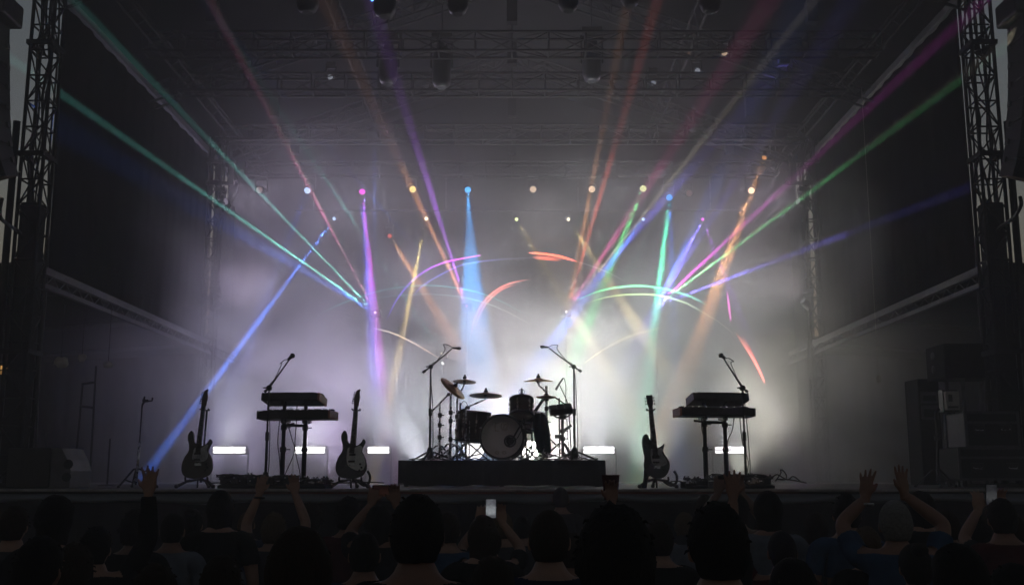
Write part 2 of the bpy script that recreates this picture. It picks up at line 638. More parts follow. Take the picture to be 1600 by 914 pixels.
# cables hanging down the scrims
for px, lab in ((122, 'slack black cable hanging down the scrim nearest the wedge wing tower'), (1497, 'slack black cable hanging down the scrim nearest the case wing tower')):
    pts = [at(px + 6 * math.sin(i * .5), 60 + i * 30, 13.2 + .02 * i) for i in range(14)]
    q = []
    for i, p in enumerate(pts):
        p.x = -6.05 if px < 800 else 6.05
        q.append(Vector((p.x, 13.25 + i * .03 + .05 * math.sin(i), 8.05 - i * .49)))
    tag(MB().tube(catmull(q, 4), .014, 6).build('hanging_cable', M['cable']), lab, 'cable')

# ---- wings: low canopies at both sides
for sgn, lab in ((-1, 'low dark side canopy with a pale lit roof edge over the wedge monitor wing'), (1, 'low dark side canopy with a pale lit roof edge over the flight case wing')):
    t = thing('wing_canopy', lab, 'canopy', (sgn * 6.3, 13.4, 4.2))
    x0, x1 = sgn * 6.22, sgn * 12.2
    b = MB()
    b.add([(x0, 13.4, 4.36), (x1, 13.4, 4.0), (x1, 23.2, 4.0), (x0, 23.2, 4.36), (x0, 13.4, 4.32), (x1, 13.4, 3.96), (x1, 23.2, 3.96), (x0, 23.2, 4.32)],
          [(0, 1, 2, 3), (7, 6, 5, 4), (0, 4, 5, 1), (1, 5, 6, 2), (2, 6, 7, 3), (3, 7, 4, 0)])
    b.build('roof_panel', M['roof'], t)
    b = MB()
    b.span((sgn * 6.0 - .04, 13.3, 4.17), (sgn * 6.0 + .04, 23.0, 4.27))
    b.build('edge_beam', M['grey'], t, bevel=.01)
    b = MB()
    b.span((sgn * 6.0 - .03, 13.3, 4.0), (sgn * 6.0 + .03, 23.0, 4.06))
    for i in range(24):
        y = 13.4 + .4 * i
        b.rod((sgn * 6.0, y, 4.05), (sgn * 6.0, y + .2, 4.18), .01, 6)
        b.rod((sgn * 6.0, y + .2, 4.18), (sgn * 6.0, y + .4, 4.05), .01, 6)
    b.build('lower_rail', M['grey'], t)
    for y in (15.2, 18.4, 21.6):
        MB().rod((x0, y, 4.28), (x1, y, 3.92), .04).build('cross_beam', M['darkalu'], t)
    for y in (13.5, 22.9):
        MB().rod((x1, y, -.16), (x1, y, 3.97), .05).build('post', M['darkalu'], t)
    drape('wing_drape', M['drape'], (x1 - sgn * .1, 13.6), (x1 - sgn * .1, 23.1), -.1, 3.9, 26, .04, 'black cloth wall closing the outer side of the ' + ('wedge monitor wing' if sgn < 0 else 'flight case wing'), 'drape')
    drape('wing_backcloth', M['drape'], (sgn * 6.2, 23.2), (x1, 23.2), -.1, 4.45, 18, .04, 'black cloth closing the rear of the ' + ('wedge monitor wing' if sgn < 0 else 'flight case wing'), 'drape')
    t = thing('wing_platform', 'dark low platform beside the stage under the ' + ('wedge monitor canopy' if sgn < 0 else 'flight case canopy'), 'platform', (sgn * 9.9, 16, 0))
    MB().span((sgn * (SX + .01), 12.2, 1.38), (sgn * 12.0, 23, 1.49)).build('deck', M['deck'], t)
    b = MB()
    for x in (8.2, 11.6):
        for y in (12.5, 17, 22.5):
            b.rod((sgn * x, y, -.16), (sgn * x, y, 1.4), .035)
    b.build('support_frame', M['darkalu'], t)
    MB().span((sgn * (SX + .01), 12.1, -.16), (sgn * 12.0, 12.15, 1.48)).build('front_cloth', M['drape'], t)

# ---- slim rear towers with open lattice heads
for sgn, lab in ((-1, 'slim rear lattice tower with a gear cluster near its top, in the violet haze'),
                 (1, 'slim rear lattice tower with a gear cluster near its top, crossed by the green beam')):
    x, y = sgn * 5.93, 20.55
    t = thing('rear_tower', lab, 'truss tower', (x, y, DECK))
    MB().box((x, y, DECK + .02), (.6, .6, .04)).build('base_plate', M['darkalu'], t)
    truss_parts(t, (x, y, DECK + .04), (x, y, 8.6), .24, .24, .4, .02, .016, M['darkalu'])
    b = MB()
    for z in (7.35, 7.8, 8.35):
        b.span((x - .38, y - .12, z), (x + .38, y - .06, z + .06))
    for dx in (-.3, .05, .3):
        b.span((x + dx - .06, y - .1, 7.4), (x + dx + .06, y + .06, 7.74 + .2 * abs(dx)))
    for k in range(4):
        b.rod((x - .3 + .18 * k, y - .1, 7.85), (x - .1 + .12 * k, y - .05, 8.3), .03, 6)
    b.build('equipment_cluster', M['black'], t)
    b = MB()
    for k in range(3):
        b.tube(catmull([(x + .2, y, 8.2 - .2 * k), (x + .42, y + .05, 7.4), (x + .2 - .05 * k, y - .1, 6.5), (x + .1, y - .13, 5)], 6), .012, 6)
    b.build('cable_loom', M['cable'], t)

# ---- line arrays
for sgn, lab in ((-1, 'hanging line array of black speaker boxes above the wedge monitor corner'), (1, 'hanging line array of black speaker boxes above the flight case corner')):
    yA = 11.6
    t = thing('line_array', lab, 'speaker array', (sgn * 6.4, yA, 4.6), 'line arrays hung outside the towers')
    edge = [(18, 50), (18, 83), (18.5, 114), (18.5, 146), (19, 177), (20, 208), (23, 238), (27, 268), (33, 292)]
    if sgn > 0:
        edge = [(1571, 50), (1571, 82), (1572, 112), (1572, 143), (1571, 174), (1569, 205), (1567, 235), (1563, 264), (1558, 290)]
    W_ = .98
    for i in range(len(edge) - 1):
        p, q = at(*edge[i], yA), at(*edge[i + 1], yA)
        h = (p - q).length
        a = math.atan2(q.x - p.x, p.z - q.z)
        ang = .035 * i * i * .28
        mid = (p + q) / 2 + Vector((sgn * W_ / 2, 0, 0))
        b = MB()
        rot = Matrix.Rotation(-a * .9, 3, 'Y') @ Matrix.Rotation(ang * .6, 3, 'X')
        tap = [(-.5, -.44), (.5, -.44), (.48, 0), (-.48, 0)]
        vs = [mid + rot @ Vector((sx * W_, sy, sz * h)) for sz in (-.485, .485) for sx, sy in tap]
        b.add(vs, [(3, 2, 1, 0), (4, 5, 6, 7), (0, 1, 5, 4), (1, 2, 6, 5), (2, 3, 7, 6), (3, 0, 4, 7)])
        o = b.build('cabinet', M['black'], t, bevel=.008)
        gr = MB().box(mid + rot @ Vector((0, -.446, 0)), (W_ * .94, .012, h * .86), rot).build('grille', M['matte'], o)
        if i:
            for e in (-.5, .5):
                MB().box(mid + rot @ Vector((e * (W_ + .004), -.10, h * .46)), (.02, .07, .06), rot).build('link_plate', M['grey'], o)
    p = at(37 if sgn < 0 else 1555, 30, yA)
    mid = p + Vector((sgn * .58, 0, 0))
    MB().box(mid + Vector((0, -.24, 0)), (1.16, .5, .27)).build('bumper_frame', M['black'], t, bevel=.03)
    b = MB()
    b.rod(mid + Vector((0, 0, .1)), (mid.x, yA + .1, 9.75), .02, 6)
    b.build('hoist_chain', M['darkalu'], t)
    e = edge[-1]
    p = at(e[0] + sgn * 28, e[1] + 12, yA + .05)
    b = MB()
    pts = [p, p + Vector((0, 0, -.2)), at(24 if sgn < 0 else 1578, 352, 12.2), at(44 if sgn < 0 else 1558, 362, 12.65), at(50 if sgn < 0 else 1551, 420, 12.7)]
    if sgn < 0:
        pts = [at(3, 310, yA), at(0, 338, yA), at(14, 352, 12.0), at(32, 366, 12.6), at(40, 400, 12.7)]
    else:
        pts = [at(1594, 308, yA), at(1595, 322, yA), at(1582, 342, 12.0), at(1560, 358, 12.6), at(1556, 380, 12.7)]
    b.tube(catmull(pts, 6), .022, 8)
    b.build('tail_cable', M['cable'], t)
    o = thing('outrigger_beam', 'dark roof outrigger above the frame that carries the line array over the ' + ('wedge monitor corner' if sgn < 0 else 'flight case corner'), 'truss', (sgn * 6.03, 12.7, 9.7))
    truss_parts(o, (sgn * 5.6, 12.4, 9.85), (sgn * 7.6, 11.4, 9.85), .25, .25, .4, .02, .012, M['darkalu'])
# ================================================================== LAMPS
COLR = dict(teal=(.25, 1, .85), blue=(.07, .22, 1), pblue=(.45, .62, 1), sky=(.05, .4, 1), mag=(1, .08, .85), yel=(1, .72, .22), org=(1, .42, .13),
            peach=(1, .72, .5), green=(.12, 1, .3), mint=(.1, 1, .6), vio=(.20, .16, 1), purp=(.5, .12, 1), red=(1, .16, .10), white=(1, .97, .92), cream=(1, .88, .62),
            pink=(1, .12, .45), lime=(.9, 1, .45), dusk=(.75, .42, .38))
_cache = {}


def shared(name, key, fn, mat, parent, loc=(0, 0, 0), q=None):
    """one mesh, many objects"""
    if key not in _cache:
        mb = fn()
        o = mb.build(name, mat, parent, world=False)
        _cache[key] = o.data
    else:
        o = bpy.data.objects.new(name, _cache[key])
        COL.objects.link(o)
        o.parent = parent
        o.material_slots[0].link = 'OBJECT'
        o.material_slots[0].material = mat
    o.location = loc
    if q is not None:
        o.rotation_mode = 'QUATERNION'
        o.rotation_quaternion = q
    return o


def spot(parent, loc, d, col, P, deg, rad=.03, blend=.6):
    l = bpy.data.lights.new('beam', 'SPOT')
    l.energy, l.color, l.spot_size, l.spot_blend, l.shadow_soft_size = P, col, R(deg), blend, rad
    o = bpy.data.objects.new('beam', l)
    COL.objects.link(o)
    if parent:
        o.parent = parent
        loc = Vector(loc) - parent.matrix_basis.translation
    o.location = loc
    o.rotation_mode = 'QUATERNION'
    o.rotation_quaternion = Vector(d).to_track_quat('-Z', 'Y')
    return o


def moving_head(p, d, r, lens, strength, label, ztruss=None, group='moving lamps hung over the back of the stage', small=False):
    """p: centre of the lens, d: where it looks"""
    p, d = Vector(p), Vector(d).normalized()
    s = r / .075
    c = p - d * .2 * s                                   # pivot
    top = c + Vector((0, 0, .30 * s))
    t = thing('beam_lamp' if small else 'moving_head_lamp', label, 'stage lamp', top, group)
    q = d.to_track_quat('-Z', 'Y')
    k = 'S' if small else 'L'
    pan = Vector((d.x, d.y, 0)).to_track_quat('Y', 'Z') if abs(d.x) + abs(d.y) > .02 else Matrix.Identity(3).to_quaternion()

    def base():
        b = MB().box((0, 0, .05 * s), (.26 * s, .22 * s, .10 * s))
        b.rod((-.08 * s, 0, .1 * s), (-.08 * s, 0, .19 * s), .012 * s).rod((.08 * s, 0, .1 * s), (.08 * s, 0, .19 * s), .012 * s)
        return b

    def yoke():
        b = MB().box((0, 0, -.02 * s), (.30 * s, .10 * s, .04 * s))
        for e in (-1, 1):
            b.box((e * .135 * s, 0, -.17 * s), (.035 * s, .09 * s, .30 * s))
        return b

    def head():
        return MB().lathe([(.055 * s, .17 * s), (.085 * s, .14 * s), (.10 * s, .04 * s), (.105 * s, -.08 * s), (.095 * s, -.2 * s), (.082 * s, -.205 * s), (.078 * s, -.19 * s)], 20)

    def lensm():
        return MB().lathe([(.001, -.214 * s), (.04 * s, -.21 * s), (.066 * s, -.202 * s), (.076 * s, -.193 * s), (.076 * s, -.185 * s)], 20)
    shared('base', k + 'base%.2f' % s, base, M['black'], t)
    shared('yoke', k + 'yoke%.2f' % s, yoke, M['black'], t, (0, 0, 0), pan)
    h = shared('head', k + 'head%.2f' % s, head, M['black'], t, c - top, q)
    shared('lens', k + 'lens%.2f' % s, lensm, emat('lamp_lens', lens, strength), h)
    if ztruss is not None and ztruss > top.z + .19 * s:
        MB().rod(top + Vector((0, 0, .17 * s)), (top.x, top.y, ztruss), .012).build('drop_rod', M['black'], t)
    return t


# name, lens pixel, depth, lens radius, lens colour, glow, [ (aim px, aim depth, colour, power, degrees, lamp radius) ], label
KP = 2.0
KZ = 2.4
KF = 2.1
KL = 1.5
KW = 3.2
KT = .5
ZR = ztop(21.46, 272) - .02
YA, YB = 21.5, 21.75
ROWA = [
    (405, 297, .066, 'dusk', .22, [], 'dim dusky pink lamp at the violet end of the upper lamp row'),
    (480, 298, .066, 'pblue', 1.5, [(462, 345, 21.0, 'blue', 2500, 4.5, .05)], 'pale blue lamp in the upper row with a short blue beam leaning outwards'),
    (566, 300, .062, 'mag', 1.6, [(574, 375, 21.0, 'mag', 15000, 3.4, .03), (588, 600, 19.6, 'vio', 20000, 4.4, .06)], 'magenta lamp in the upper row with a violet beam falling straight down'),
    (645, 296, .066, 'yel', 1.5, [(668, 345, 21.0, 'org', 5000, 2.6, .05)], 'warm yellow lamp in the upper row where an orange beam passes'),
    (731, 297, .062, 'sky', 1.7, [(735, 378, 20.6, 'sky', 6000, 10, .03)], 'bright blue lamp in the upper row with a short spreading blue beam'),
    (833, 296, .066, 'peach', .75, [], 'peach coloured lamp near the middle of the upper row, without a beam'),
    (925, 296, .066, 'peach', .95, [(912, 385, 20.6, 'org', 5000, 2.4, .05)], 'peach lamp in the upper row crossed by rising orange beams'),
    (1005, 295, .066, 'lime', 1.1, [(975, 368, 20.4, 'green', 10000, 3.2, .04)], 'pale yellow lamp in the upper row with a green beam below'),
    (1046, 309, .064, 'sky', 1.3, [(1049, 400, 20.3, 'blue', 5500, 3.2, .04), (1018, 540, 19.0, 'mint', 26000, 3.0, .04)], 'sky blue lamp in the upper row above a turquoise beam'),
    (1077, 302, .06, 'dusk', .16, [], 'very dim lamp beside the sky blue one in the upper row'),
    (1174, 298, .066, 'peach', 1.5, [(1118, 440, 19.8, 'org', 20000, 2.1, .05)], 'peach lamp at the far end of the upper row with a strong orange beam'),
]
for px, py, r, lc, gl, beams, lab in ROWA:
    p = at(px, py, YA)
    d = (at(beams[0][0], beams[0][1], beams[0][2]) - p) if beams else Vector((-.1 * p.x, -9, -2.2))
    dl = d.normalized()
    if beams:                                    # a lens seen at a slant still shows its disc
        dl = (dl + Vector((0, -1.0, 0))).normalized()
    t = moving_head(p, dl, r, COLR[lc], gl, lab, ZR)
    for bx, by, bY, c, P, deg, rad in beams:
        q = at(bx, by, bY)
        spot(t, p + (q - p).normalized() * .06, q - p, COLR[c], P * KP, deg, rad)
ROWB = [
    (522, 342, .036, 'pblue', 2.0, [(364, 556, 20.3, 'blue', 120000, 2.0, .03)], 'small blue beam lamp with a strong blue beam reaching down and outwards'),
    (609, 369, .045, 'red', .8, [(662, 455, 20.0, 'org', 4500, 4, .04)], 'small red lamp hanging lowest, between magenta and yellow beams'),
    (666, 342, .036, 'cream', 2.2, [(630, 520, 19.9, 'yel', 28000, 2.3, .03)], 'small yellow beam lamp pointing down over the bass drum stand'),
    (807, 343, .036, 'lime', 1.8, [(850, 415, 20.2, 'yel', 4200, 3.2, .03)], 'small yellow beam lamp near the middle of the low pipe'),
    (888, 343, .036, 'cream', 1.8, [(925, 400, 20.4, 'yel', 5500, 3.2, .03)], 'small warm beam lamp pointing into the crossing orange beams'),
    (1005, 343, .034, 'pblue', 1.9, [(930, 445, 19.8, 'blue', 17000, 3.2, .03)], 'small blue white beam lamp under the pale yellow lamp'),
    (1098, 343, .034, 'mag', 1.5, [(1058, 420, 20.0, 'vio', 11000, 3.4, .03), (1120, 400, 20.6, 'purp', 2500, 3, .03)], 'small magenta beam lamp at the far end of the low pipe'),
]
for px, py, r, lc, gl, beams, lab in ROWB:
    p = at(px, py, YB)
    d = at(beams[0][0], beams[0][1], beams[0][2]) - p
    dl = (d.normalized() + Vector((0, -.9, 0))).normalized()
    t = moving_head(p, dl, r, COLR[lc], gl, lab, zB + .2, 'small beam lamps on the low rear pipe', True)
    for bx, by, bY, c, P, deg, rad in beams:
        q = at(bx, by, bY)
        spot(t, p + (q - p).normalized() * .05, q - p, COLR[c], P * KP, deg, rad)

# laser units on slim poles against the back drape
LAS = [
    (586, 488, 'white', 3.0, 'laser unit on a slim pole that fans teal and blue lines over the guitars', [
        (91, 144, 13.5, 'teal', 100000, .42, .01), (250, 140, 14.5, 'teal', 60000, .38, .01), (100, 205, 13.5, 'blue', 5500, 3.6, .03), (430, 195, 15.0, 'pink', 26000, .5, .01),
        (540, 400, 19.0, 'cream', 14000, .8, .01), (585, 260, 16, 'blue', 9000, 1.0, .02)]),
    (729, 478, 'mag', 2.2, 'laser unit on a slim pole that throws magenta and orange beams upwards', [
        (520, 30, 12.4, 'org', 17000, 1.7, .02), (598, 60, 14.6, 'purp', 26000, 2.2, .02), (708, 432, 20.9, 'mag', 9000, 5, .02), (500, 215, 15.5, 'blue', 12000, .9, .01)]),
    (885, 487, 'white', 2.6, 'laser unit on a slim pole that throws two orange beams upwards', [
        (946, 180, 15.4, 'org', 30000, 1.2, .02), (1010, 60, 13.2, 'red', 36000, 1.3, .02), (1070, 255, 16.2, 'cream', 36000, .5, .01), (1010, 345, 19.2, 'vio', 16000, 3.6, .03),
        (1190, 20, 12.4, 'pink', 15000, 2.2, .03)]),
    (1026, 478, 'mag', 2.6, 'laser unit on a slim pole that fans magenta and green lines outwards', [
        (1290, 232, 14.6, 'mag', 80000, 1.1, .02), (1509, 120, 13.5, 'green', 90000, .7, .01), (1180, 362, 17.0, 'cream', 22000, .9, .01), (1508, 296, 13.5, 'vio', 55000, 1.4, .02),
        (1120, 330, 16.6, 'vio', 13000, 2.0, .02), (1160, 200, 14.5, 'blue', 7000, 3.5, .03)]),
    (690, 552, 'cream', 1.2, 'low laser unit on a short pole behind the nearer boom microphone', [
        (566, 366, 18.0, 'teal', 22000, .6, .01), (655, 478, 20.2, 'red', 7000, 1.0, .01)]),
    (908, 572, 'cream', 1.2, 'low laser unit on a short pole behind the boom microphone by the sample pad', [
        (948, 455, 19.8, 'org', 9000, .9, .01), (985, 420, 19.2, 'green', 12000, .8, .01)]),
]
for px, py, lc, gl, lab, beams in LAS:
    Y = 20.6
    p = at(px, py, Y)
    t = thing('laser_unit', lab, 'laser', (p.x, Y + .12, DECK), 'laser units standing at the back of the stage')
    b = MB()
    b.rod((p.x, Y + .16, DECK), (p.x, Y + .16, p.z - .07), .018)
    b.box((p.x, Y + .16, DECK + .01), (.4, .4, .02))
    b.build('pole', M['black'], t)
    MB().box((p.x, Y + .17, p.z), (.20, .30, .13)).build('housing', M['black'], t, bevel=.01)
    MB().lathe([(.001, -.01), (.018, -.008), (.022, .002), (.022, .02)], 14, (p.x, Y + .012, p.z), (0, 1, 0)).build('aperture', emat('laser_aperture', COLR[lc], gl), t)
    for bx, by, bY, c, P, deg, rad in beams:
        q = at(bx, by, bY)
        spot(t, p, q - p, COLR[c], P * KZ, deg, rad, .7)

# the lamp whose beam crosses the last peach lamp from above
p = at(1194, 247, 21.2)
t = moving_head(p, (at(1174, 300, 20.6) - p), .05, COLR['org'], .6, 'orange lamp turned away above the end of the upper row', ztop(21.6, 250), 'moving lamps hung over the back of the stage')
q = at(1168, 320, 20.2)
spot(t, p + (q - p).normalized() * .05, q - p, COLR['org'], 9000 * KP, 3.0, .05)
# single weak lamps on the upper trusses
for px, py, y, gl, lab in ((1132, 83, 15.6, .35, 'small warm lamp glowing dimly at the end of the highest truss'), (1090, 111, 17.1, .2, 'small cool lamp glowing dimly at the end of the second truss'),
                           (1021, 130, 17.2, .15, 'faint small lamp hung inwards along the second truss'), (516, 121, 17.1, .2, 'faint pale lamp at the violet end of the second truss')):
    p = at(px, py, y)
    moving_head(p, Vector((-p.x * .1, -8, -3)), .045, COLR['peach'] if gl > .3 else (.8, .85, 1), gl, lab, p.z + .3, 'small lamps at the ends of the upper trusses', True)

# ---- big dark fixtures hanging in the roof
for px, yb, Y, w, hl, lab in ((480, 20, 12.6, .29, .5, 'big dark hanging fixture nearest the violet roof corner'), (601, 27, 12.6, .29, .55, 'big dark hanging fixture second from the violet roof corner'),
                              (715, 23, 12.6, .26, .5, 'big dark hanging fixture third from the violet roof corner, round nosed'), (888, 18, 12.6, .26, .5, 'big dark hanging fixture just past the middle of the roof'),
                              (985, 10, 12.6, .25, .5, 'big dark hanging fixture between the middle one and the pink beam'), (1110, 20, 12.6, .27, .5, 'big dark hanging fixture beside the pink beam'),
                              (690, 138, 16.2, .30, .75, 'long dark hanging fixture below the second truss, sharpest against the haze'), (606, 132, 16.2, .30, .65, 'long dark hanging fixture faint in the violet haze'),
                              (925, 128, 16.2, .30, .7, 'long dark hanging fixture faint behind the orange beams')):
    p = at(px, yb, Y)
    t = thing('hanging_fixture', lab, 'stage lamp', (p.x, Y, p.z), 'dark fixtures hanging in the roof')
    r = w / 2
    MB().lathe([(r * .5, 0), (r * .8, .03), (r, .10), (r, hl * .75), (r * .8, hl * .8), (r * .55, hl)], 20, (p.x, Y, p.z)).build('head', M['black'], t)
    b = MB()
    for e in (-1, 1):
        b.box((p.x + e * (r + .02), Y, p.z + hl * .72), (.03, .08, hl * .6))
    b.box((p.x, Y, p.z + hl + .04), (w + .08, .1, .05))
    b.build('yoke', M['black'], t)
    MB().box((p.x, Y, p.z + hl + .12), (w * 1.1, w * .9, .12)).build('base', M['black'], t, bevel=.01)
    MB().lathe([(r * .48, -.006), (r * .40, -.002), (.001, .004)][::-1], 18, (p.x, Y, p.z)).build('lens', M['case'], t)
    zt = roofz(p.x) if Y < 15 else p.z + hl + .5
    if Y < 15:
        MB().rod((p.x, Y, p.z + hl + .18), (p.x, Y, 9.12), .015).build('drop_rod', M['black'], t)
    else:
        MB().rod((p.x, Y, p.z + hl + .18), (p.x, Y, roofz(p.x) - .1), .012).build('drop_rod', M['black'], t)
yf = 12.6
t = thing('front_truss', 'front roof truss above the frame that holds the nearest dark fixtures', 'truss', (0, yf, 9.3))
truss_parts(t, (-5.8, yf, 9.3), (5.8, yf, 9.3), .3, .3, .58, .022, .011, M['alu'])

# ---- LED blinder bars on the floor upstage
LED = [(358, 50, 'pale LED bar upstage beside the guitar with the black and grey guard'), (484, 47, 'pale LED bar upstage behind the legs of the keyboard stand with the straight boom'),
       (591, 33, 'shortest LED bar upstage between the middle guitar and the drum riser'), (936, 47, 'pale LED bar upstage just past the drum riser, beside the strapped guitar'),
       (1140, 45, 'pale LED bar upstage behind the keyboard stand past the strapped guitar')]
YL = 19.0
for px, w, lab in LED:
    p = at(px, 703, YL)
    sc_ = F / (YL * .985)
    ww = w / sc_
    t = thing('led_bar', lab, 'LED bar', (p.x, YL, DECK), 'LED blinder bars along the back of the stage')
    MB().box((p.x, YL + .08, p.z + .003), (ww + .04, .12, .16)).build('housing', M['black'], t, bevel=.008)
    for dz in (.034, -.028):
        MB().box((p.x, YL + .012, p.z + dz), (ww, .02, .05)).build('light_strip', emat('led_strip', (1, .97, 1), 9.0), t, bevel=.004)
    b = MB()
    for e in (-1, 1):
        b.box((p.x + e * (ww / 2 + .04), YL + .08, (p.z + DECK) / 2), (.02, .06, p.z - DECK + .05))
    b.box((p.x, YL + .08, DECK + .012), (ww + .12, .3, .02))
    b.build('floor_stand', M['black'], t)
    spot(t, (p.x, YL - .05, p.z), (-.04 * p.x, -.12, 1), (.9, .93, 1), 130 * KL, 95, .2, 1)
# round floor lamp glowing behind the drums
for px, lab in ((829, 'round white floor lamp glowing behind the snare drum legs'), (742, 'round white floor lamp hidden behind the floor tom legs')):
    p = at(px, 703, 17.2)
    t = thing('floor_lamp', lab, 'floor lamp', (p.x, 17.2, DECK), 'round floor lamps behind the riser')
    MB().lathe([(.10, .2), (.16, .16), (.17, .0), (.165, -.02), (.15, -.0)], 24, p + Vector((0, .03, 0)), (0, 1, .12)).build('housing', M['black'], t)
    MB().lathe([(.001, -.012), (.1, -.006), (.148, .004), (.148, .02)], 24, p + Vector((0, .02, 0)), (0, 1, .12)).build('lens', emat('floor_lamp_lens', (1, .95, .9), 8 if px > 800 else 3), t)
    b = MB()
    for e in (-1, 1):
        b.box((p.x + e * .19, 17.25, (DECK + p.z) / 2), (.02, .05, p.z - DECK + .02))
    b.box((p.x, 17.25, DECK + .012), (.40, .25, .022))
    b.build('yoke', M['black'], t)


# ---- laser figures: thin glowing tubes stand in for laser light in the haze
def laser_mat():
    m = bpy.data.materials.new('laser_light')
    m.use_nodes = True
    nt = m.node_tree
    nt.nodes.clear()
    o = nt.nodes.new('ShaderNodeOutputMaterial')
    e = nt.nodes.new('ShaderNodeEmission')
    tr = nt.nodes.new('ShaderNodeBsdfTransparent')
    ad = nt.nodes.new('ShaderNodeAddShader')
    a = nt.nodes.new('ShaderNodeAttribute')
    a.attribute_name = 'glow'
    nt.links.new(a.outputs['Color'], e.inputs['Color'])
    nt.links.new(e.outputs[0], ad.inputs[0])
    nt.links.new(tr.outputs[0], ad.inputs[1])
    nt.links.new(ad.outputs[0], o.inputs['Surface'])
    m.cycles.emission_sampling = 'NONE'
    return m


LM = laser_mat()
ARCS = [
    ('thin violet and magenta laser arc rising towards the middle', [
        ([(604, 500), (622, 465), (652, 432), (692, 411), (751, 399)], 20.0, [(.02, .0, .1), (.08, .04, .4), (.2, .08, .7), (.6, .06, .8), (1.0, .1, .9)], .013),
        ([(640, 470), (660, 447), (695, 426), (730, 412), (790, 405), (860, 402)], 20.1, [(.0, .0, .0), (.08, .08, .35), (.1, .1, .45), (.12, .12, .4), (.05, .05, .1), (.02, .02, .02)], .012)]),
    ('short bright red laser arc at the top of the figure', [
        ([(826, 395), (850, 397), (875, 401), (902, 409)], 20.0, [(.5, .08, .05), (1.0, .13, .07), (1.0, .13, .07), (.4, .05, .03)], .022),
        ([(832, 402), (855, 404), (878, 406)], 20.05, [(.1, .02, .02), (.5, .09, .05), (.05, .01, .01)], .034),
        ([(902, 409), (925, 416), (955, 428), (985, 445)], 20.05, [(.10, .10, .10), (.12, .12, .12), (.10, .10, .10), (0, 0, 0)], .010)]),
    ('faint teal double laser arc behind the boom microphone', [
        ([(498, 491), (540, 472), (600, 453), (665, 446), (725, 452), (775, 467), (830, 497)], 20.3, [(.0, .02, .02), (.03, .12, .11), (.03, .1, .1), (.04, .15, .14), (.05, .2, .18), (.03, .12, .1), (0, 0, 0)], .014),
        ([(560, 470), (620, 462), (680, 460), (740, 468), (790, 486), (840, 514)], 20.3, [(0, 0, 0), (.05, .09, .1), (.06, .1, .1), (.14, .22, .2), (.12, .12, .1), (0, 0, 0)], .012)]),
    ('red double laser arc curving down over the cymbals', [
        ([(735, 530), (741, 500), (755, 473), (775, 454), (800, 442), (832, 436)], 20.0, [(.02, .01, .01), (.3, .07, .06), (.55, .12, .1), (.7, .14, .1), (.4, .08, .06), (0, 0, 0)], .016),
        ([(742, 515), (750, 490), (764, 469), (785, 452), (812, 443)], 20.05, [(.02, .01, .01), (.3, .07, .06), (.5, .14, .12), (.4, .1, .08), (0, 0, 0)], .014)]),
    ('bright green double laser arc over the strapped guitar', [
        ([(900, 470), (930, 457), (965, 449), (1005, 447), (1045, 453), (1080, 464), (1105, 477)], 20.0, [(.02, .1, .05), (.08, .3, .15), (.14, .55, .28), (.14, .6, .32), (.12, .6, .35), (.1, .4, .3), (0, .02, .02)], .019),
        ([(915, 474), (950, 464), (990, 460), (1030, 462), (1070, 473), (1100, 489), (1130, 508), (1158, 535)], 20.05, [(.06, .06, .03), (.25, .3, .12), (.4, .6, .25), (.45, .6, .3), (.3, .4, .25), (.12, .14, .1), (.1, .09, .08), (.02, .01, .01)], .013)]),
    ('short red laser streak falling above the far keyboards', [
        ([(1150, 520), (1167, 545), (1182, 570), (1195, 598)], 19.6, [(.08, .04, .03), (.4, .06, .05), (.7, .09, .08), (.8, .12, .1)], .022),
        ([(1158, 524), (1172, 548), (1186, 576)], 19.6, [(.0, .0, .0), (.2, .04, .03), (.2, .04, .03)], .03)]),
    ('short pink upright laser streak above the far keyboards', [
        ([(1136, 455), (1139, 478), (1142, 502)], 19.8, [(.1, .01, .08), (.5, .06, .35), (.3, .05, .2)], .016)]),
    ('cream laser arc ending behind the nearer boom microphone', [
        ([(585, 513), (615, 521), (650, 538), (690, 562)], 20.2, [(.15, .15, .2), (.4, .32, .22), (.4, .28, .2), (.15, .1, .08)], .012)]),
    ('cream laser arc rising from the boom microphone by the sample pad', [
        ([(912, 568), (945, 545), (985, 525), (1034, 512)], 20.2, [(.2, .14, .08), (.4, .32, .16), (.6, .5, .22), (.2, .18, .08)], .012)]),
    ('tiny white laser spark above the tilted cymbal', [([(690, 566), (693, 569)], 20.2, [(2, 2, 1.8), (2, 2, 1.8)], .016)]),
]
AG = 1.1
for lab, strokes in ARCS:
    b = MB()
    for pts, Y, cols, r in strokes:
        w = [at(px, py, Y - 2.6) for px, py in pts]
        P = catmull(w, 10)
        n = len(P)
        at_, rs = [], []
        for i in range(n):
            t = i / (n - 1) * (len(cols) - 1)
            k = min(int(t), len(cols) - 2)
            f = t - k
            c = [(cols[k][j] * (1 - f) + cols[k + 1][j] * f) * AG for j in range(3)]
            at_.append(tuple(c))
            e = min(i, n - 1 - i) / (n - 1)
            rs.append(r * .87 * (.35 + .65 * min(1, e * 5)))
        b.tube(P, rs, 8, True, at_)
    tag(b.build('laser_arc', LM), lab, 'laser arc', 'laser arcs drawn in the haze')

# ================================================================== AIR
def vol(name, density, g, colr):
    m = bpy.data.materials.new(name)
    m.use_nodes = True
    nt = m.node_tree
    nt.nodes.clear()
    o = nt.nodes.new('ShaderNodeOutputMaterial')
    p = nt.nodes.new('ShaderNodeVolumePrincipled')
    p.inputs['Density'].default_value = density
    p.inputs['Color'].default_value = (*colr, 1)
    p.inputs['Anisotropy'].default_value = g
    nt.links.new(p.outputs[0], o.inputs['Volume'])
    return m, nt, p


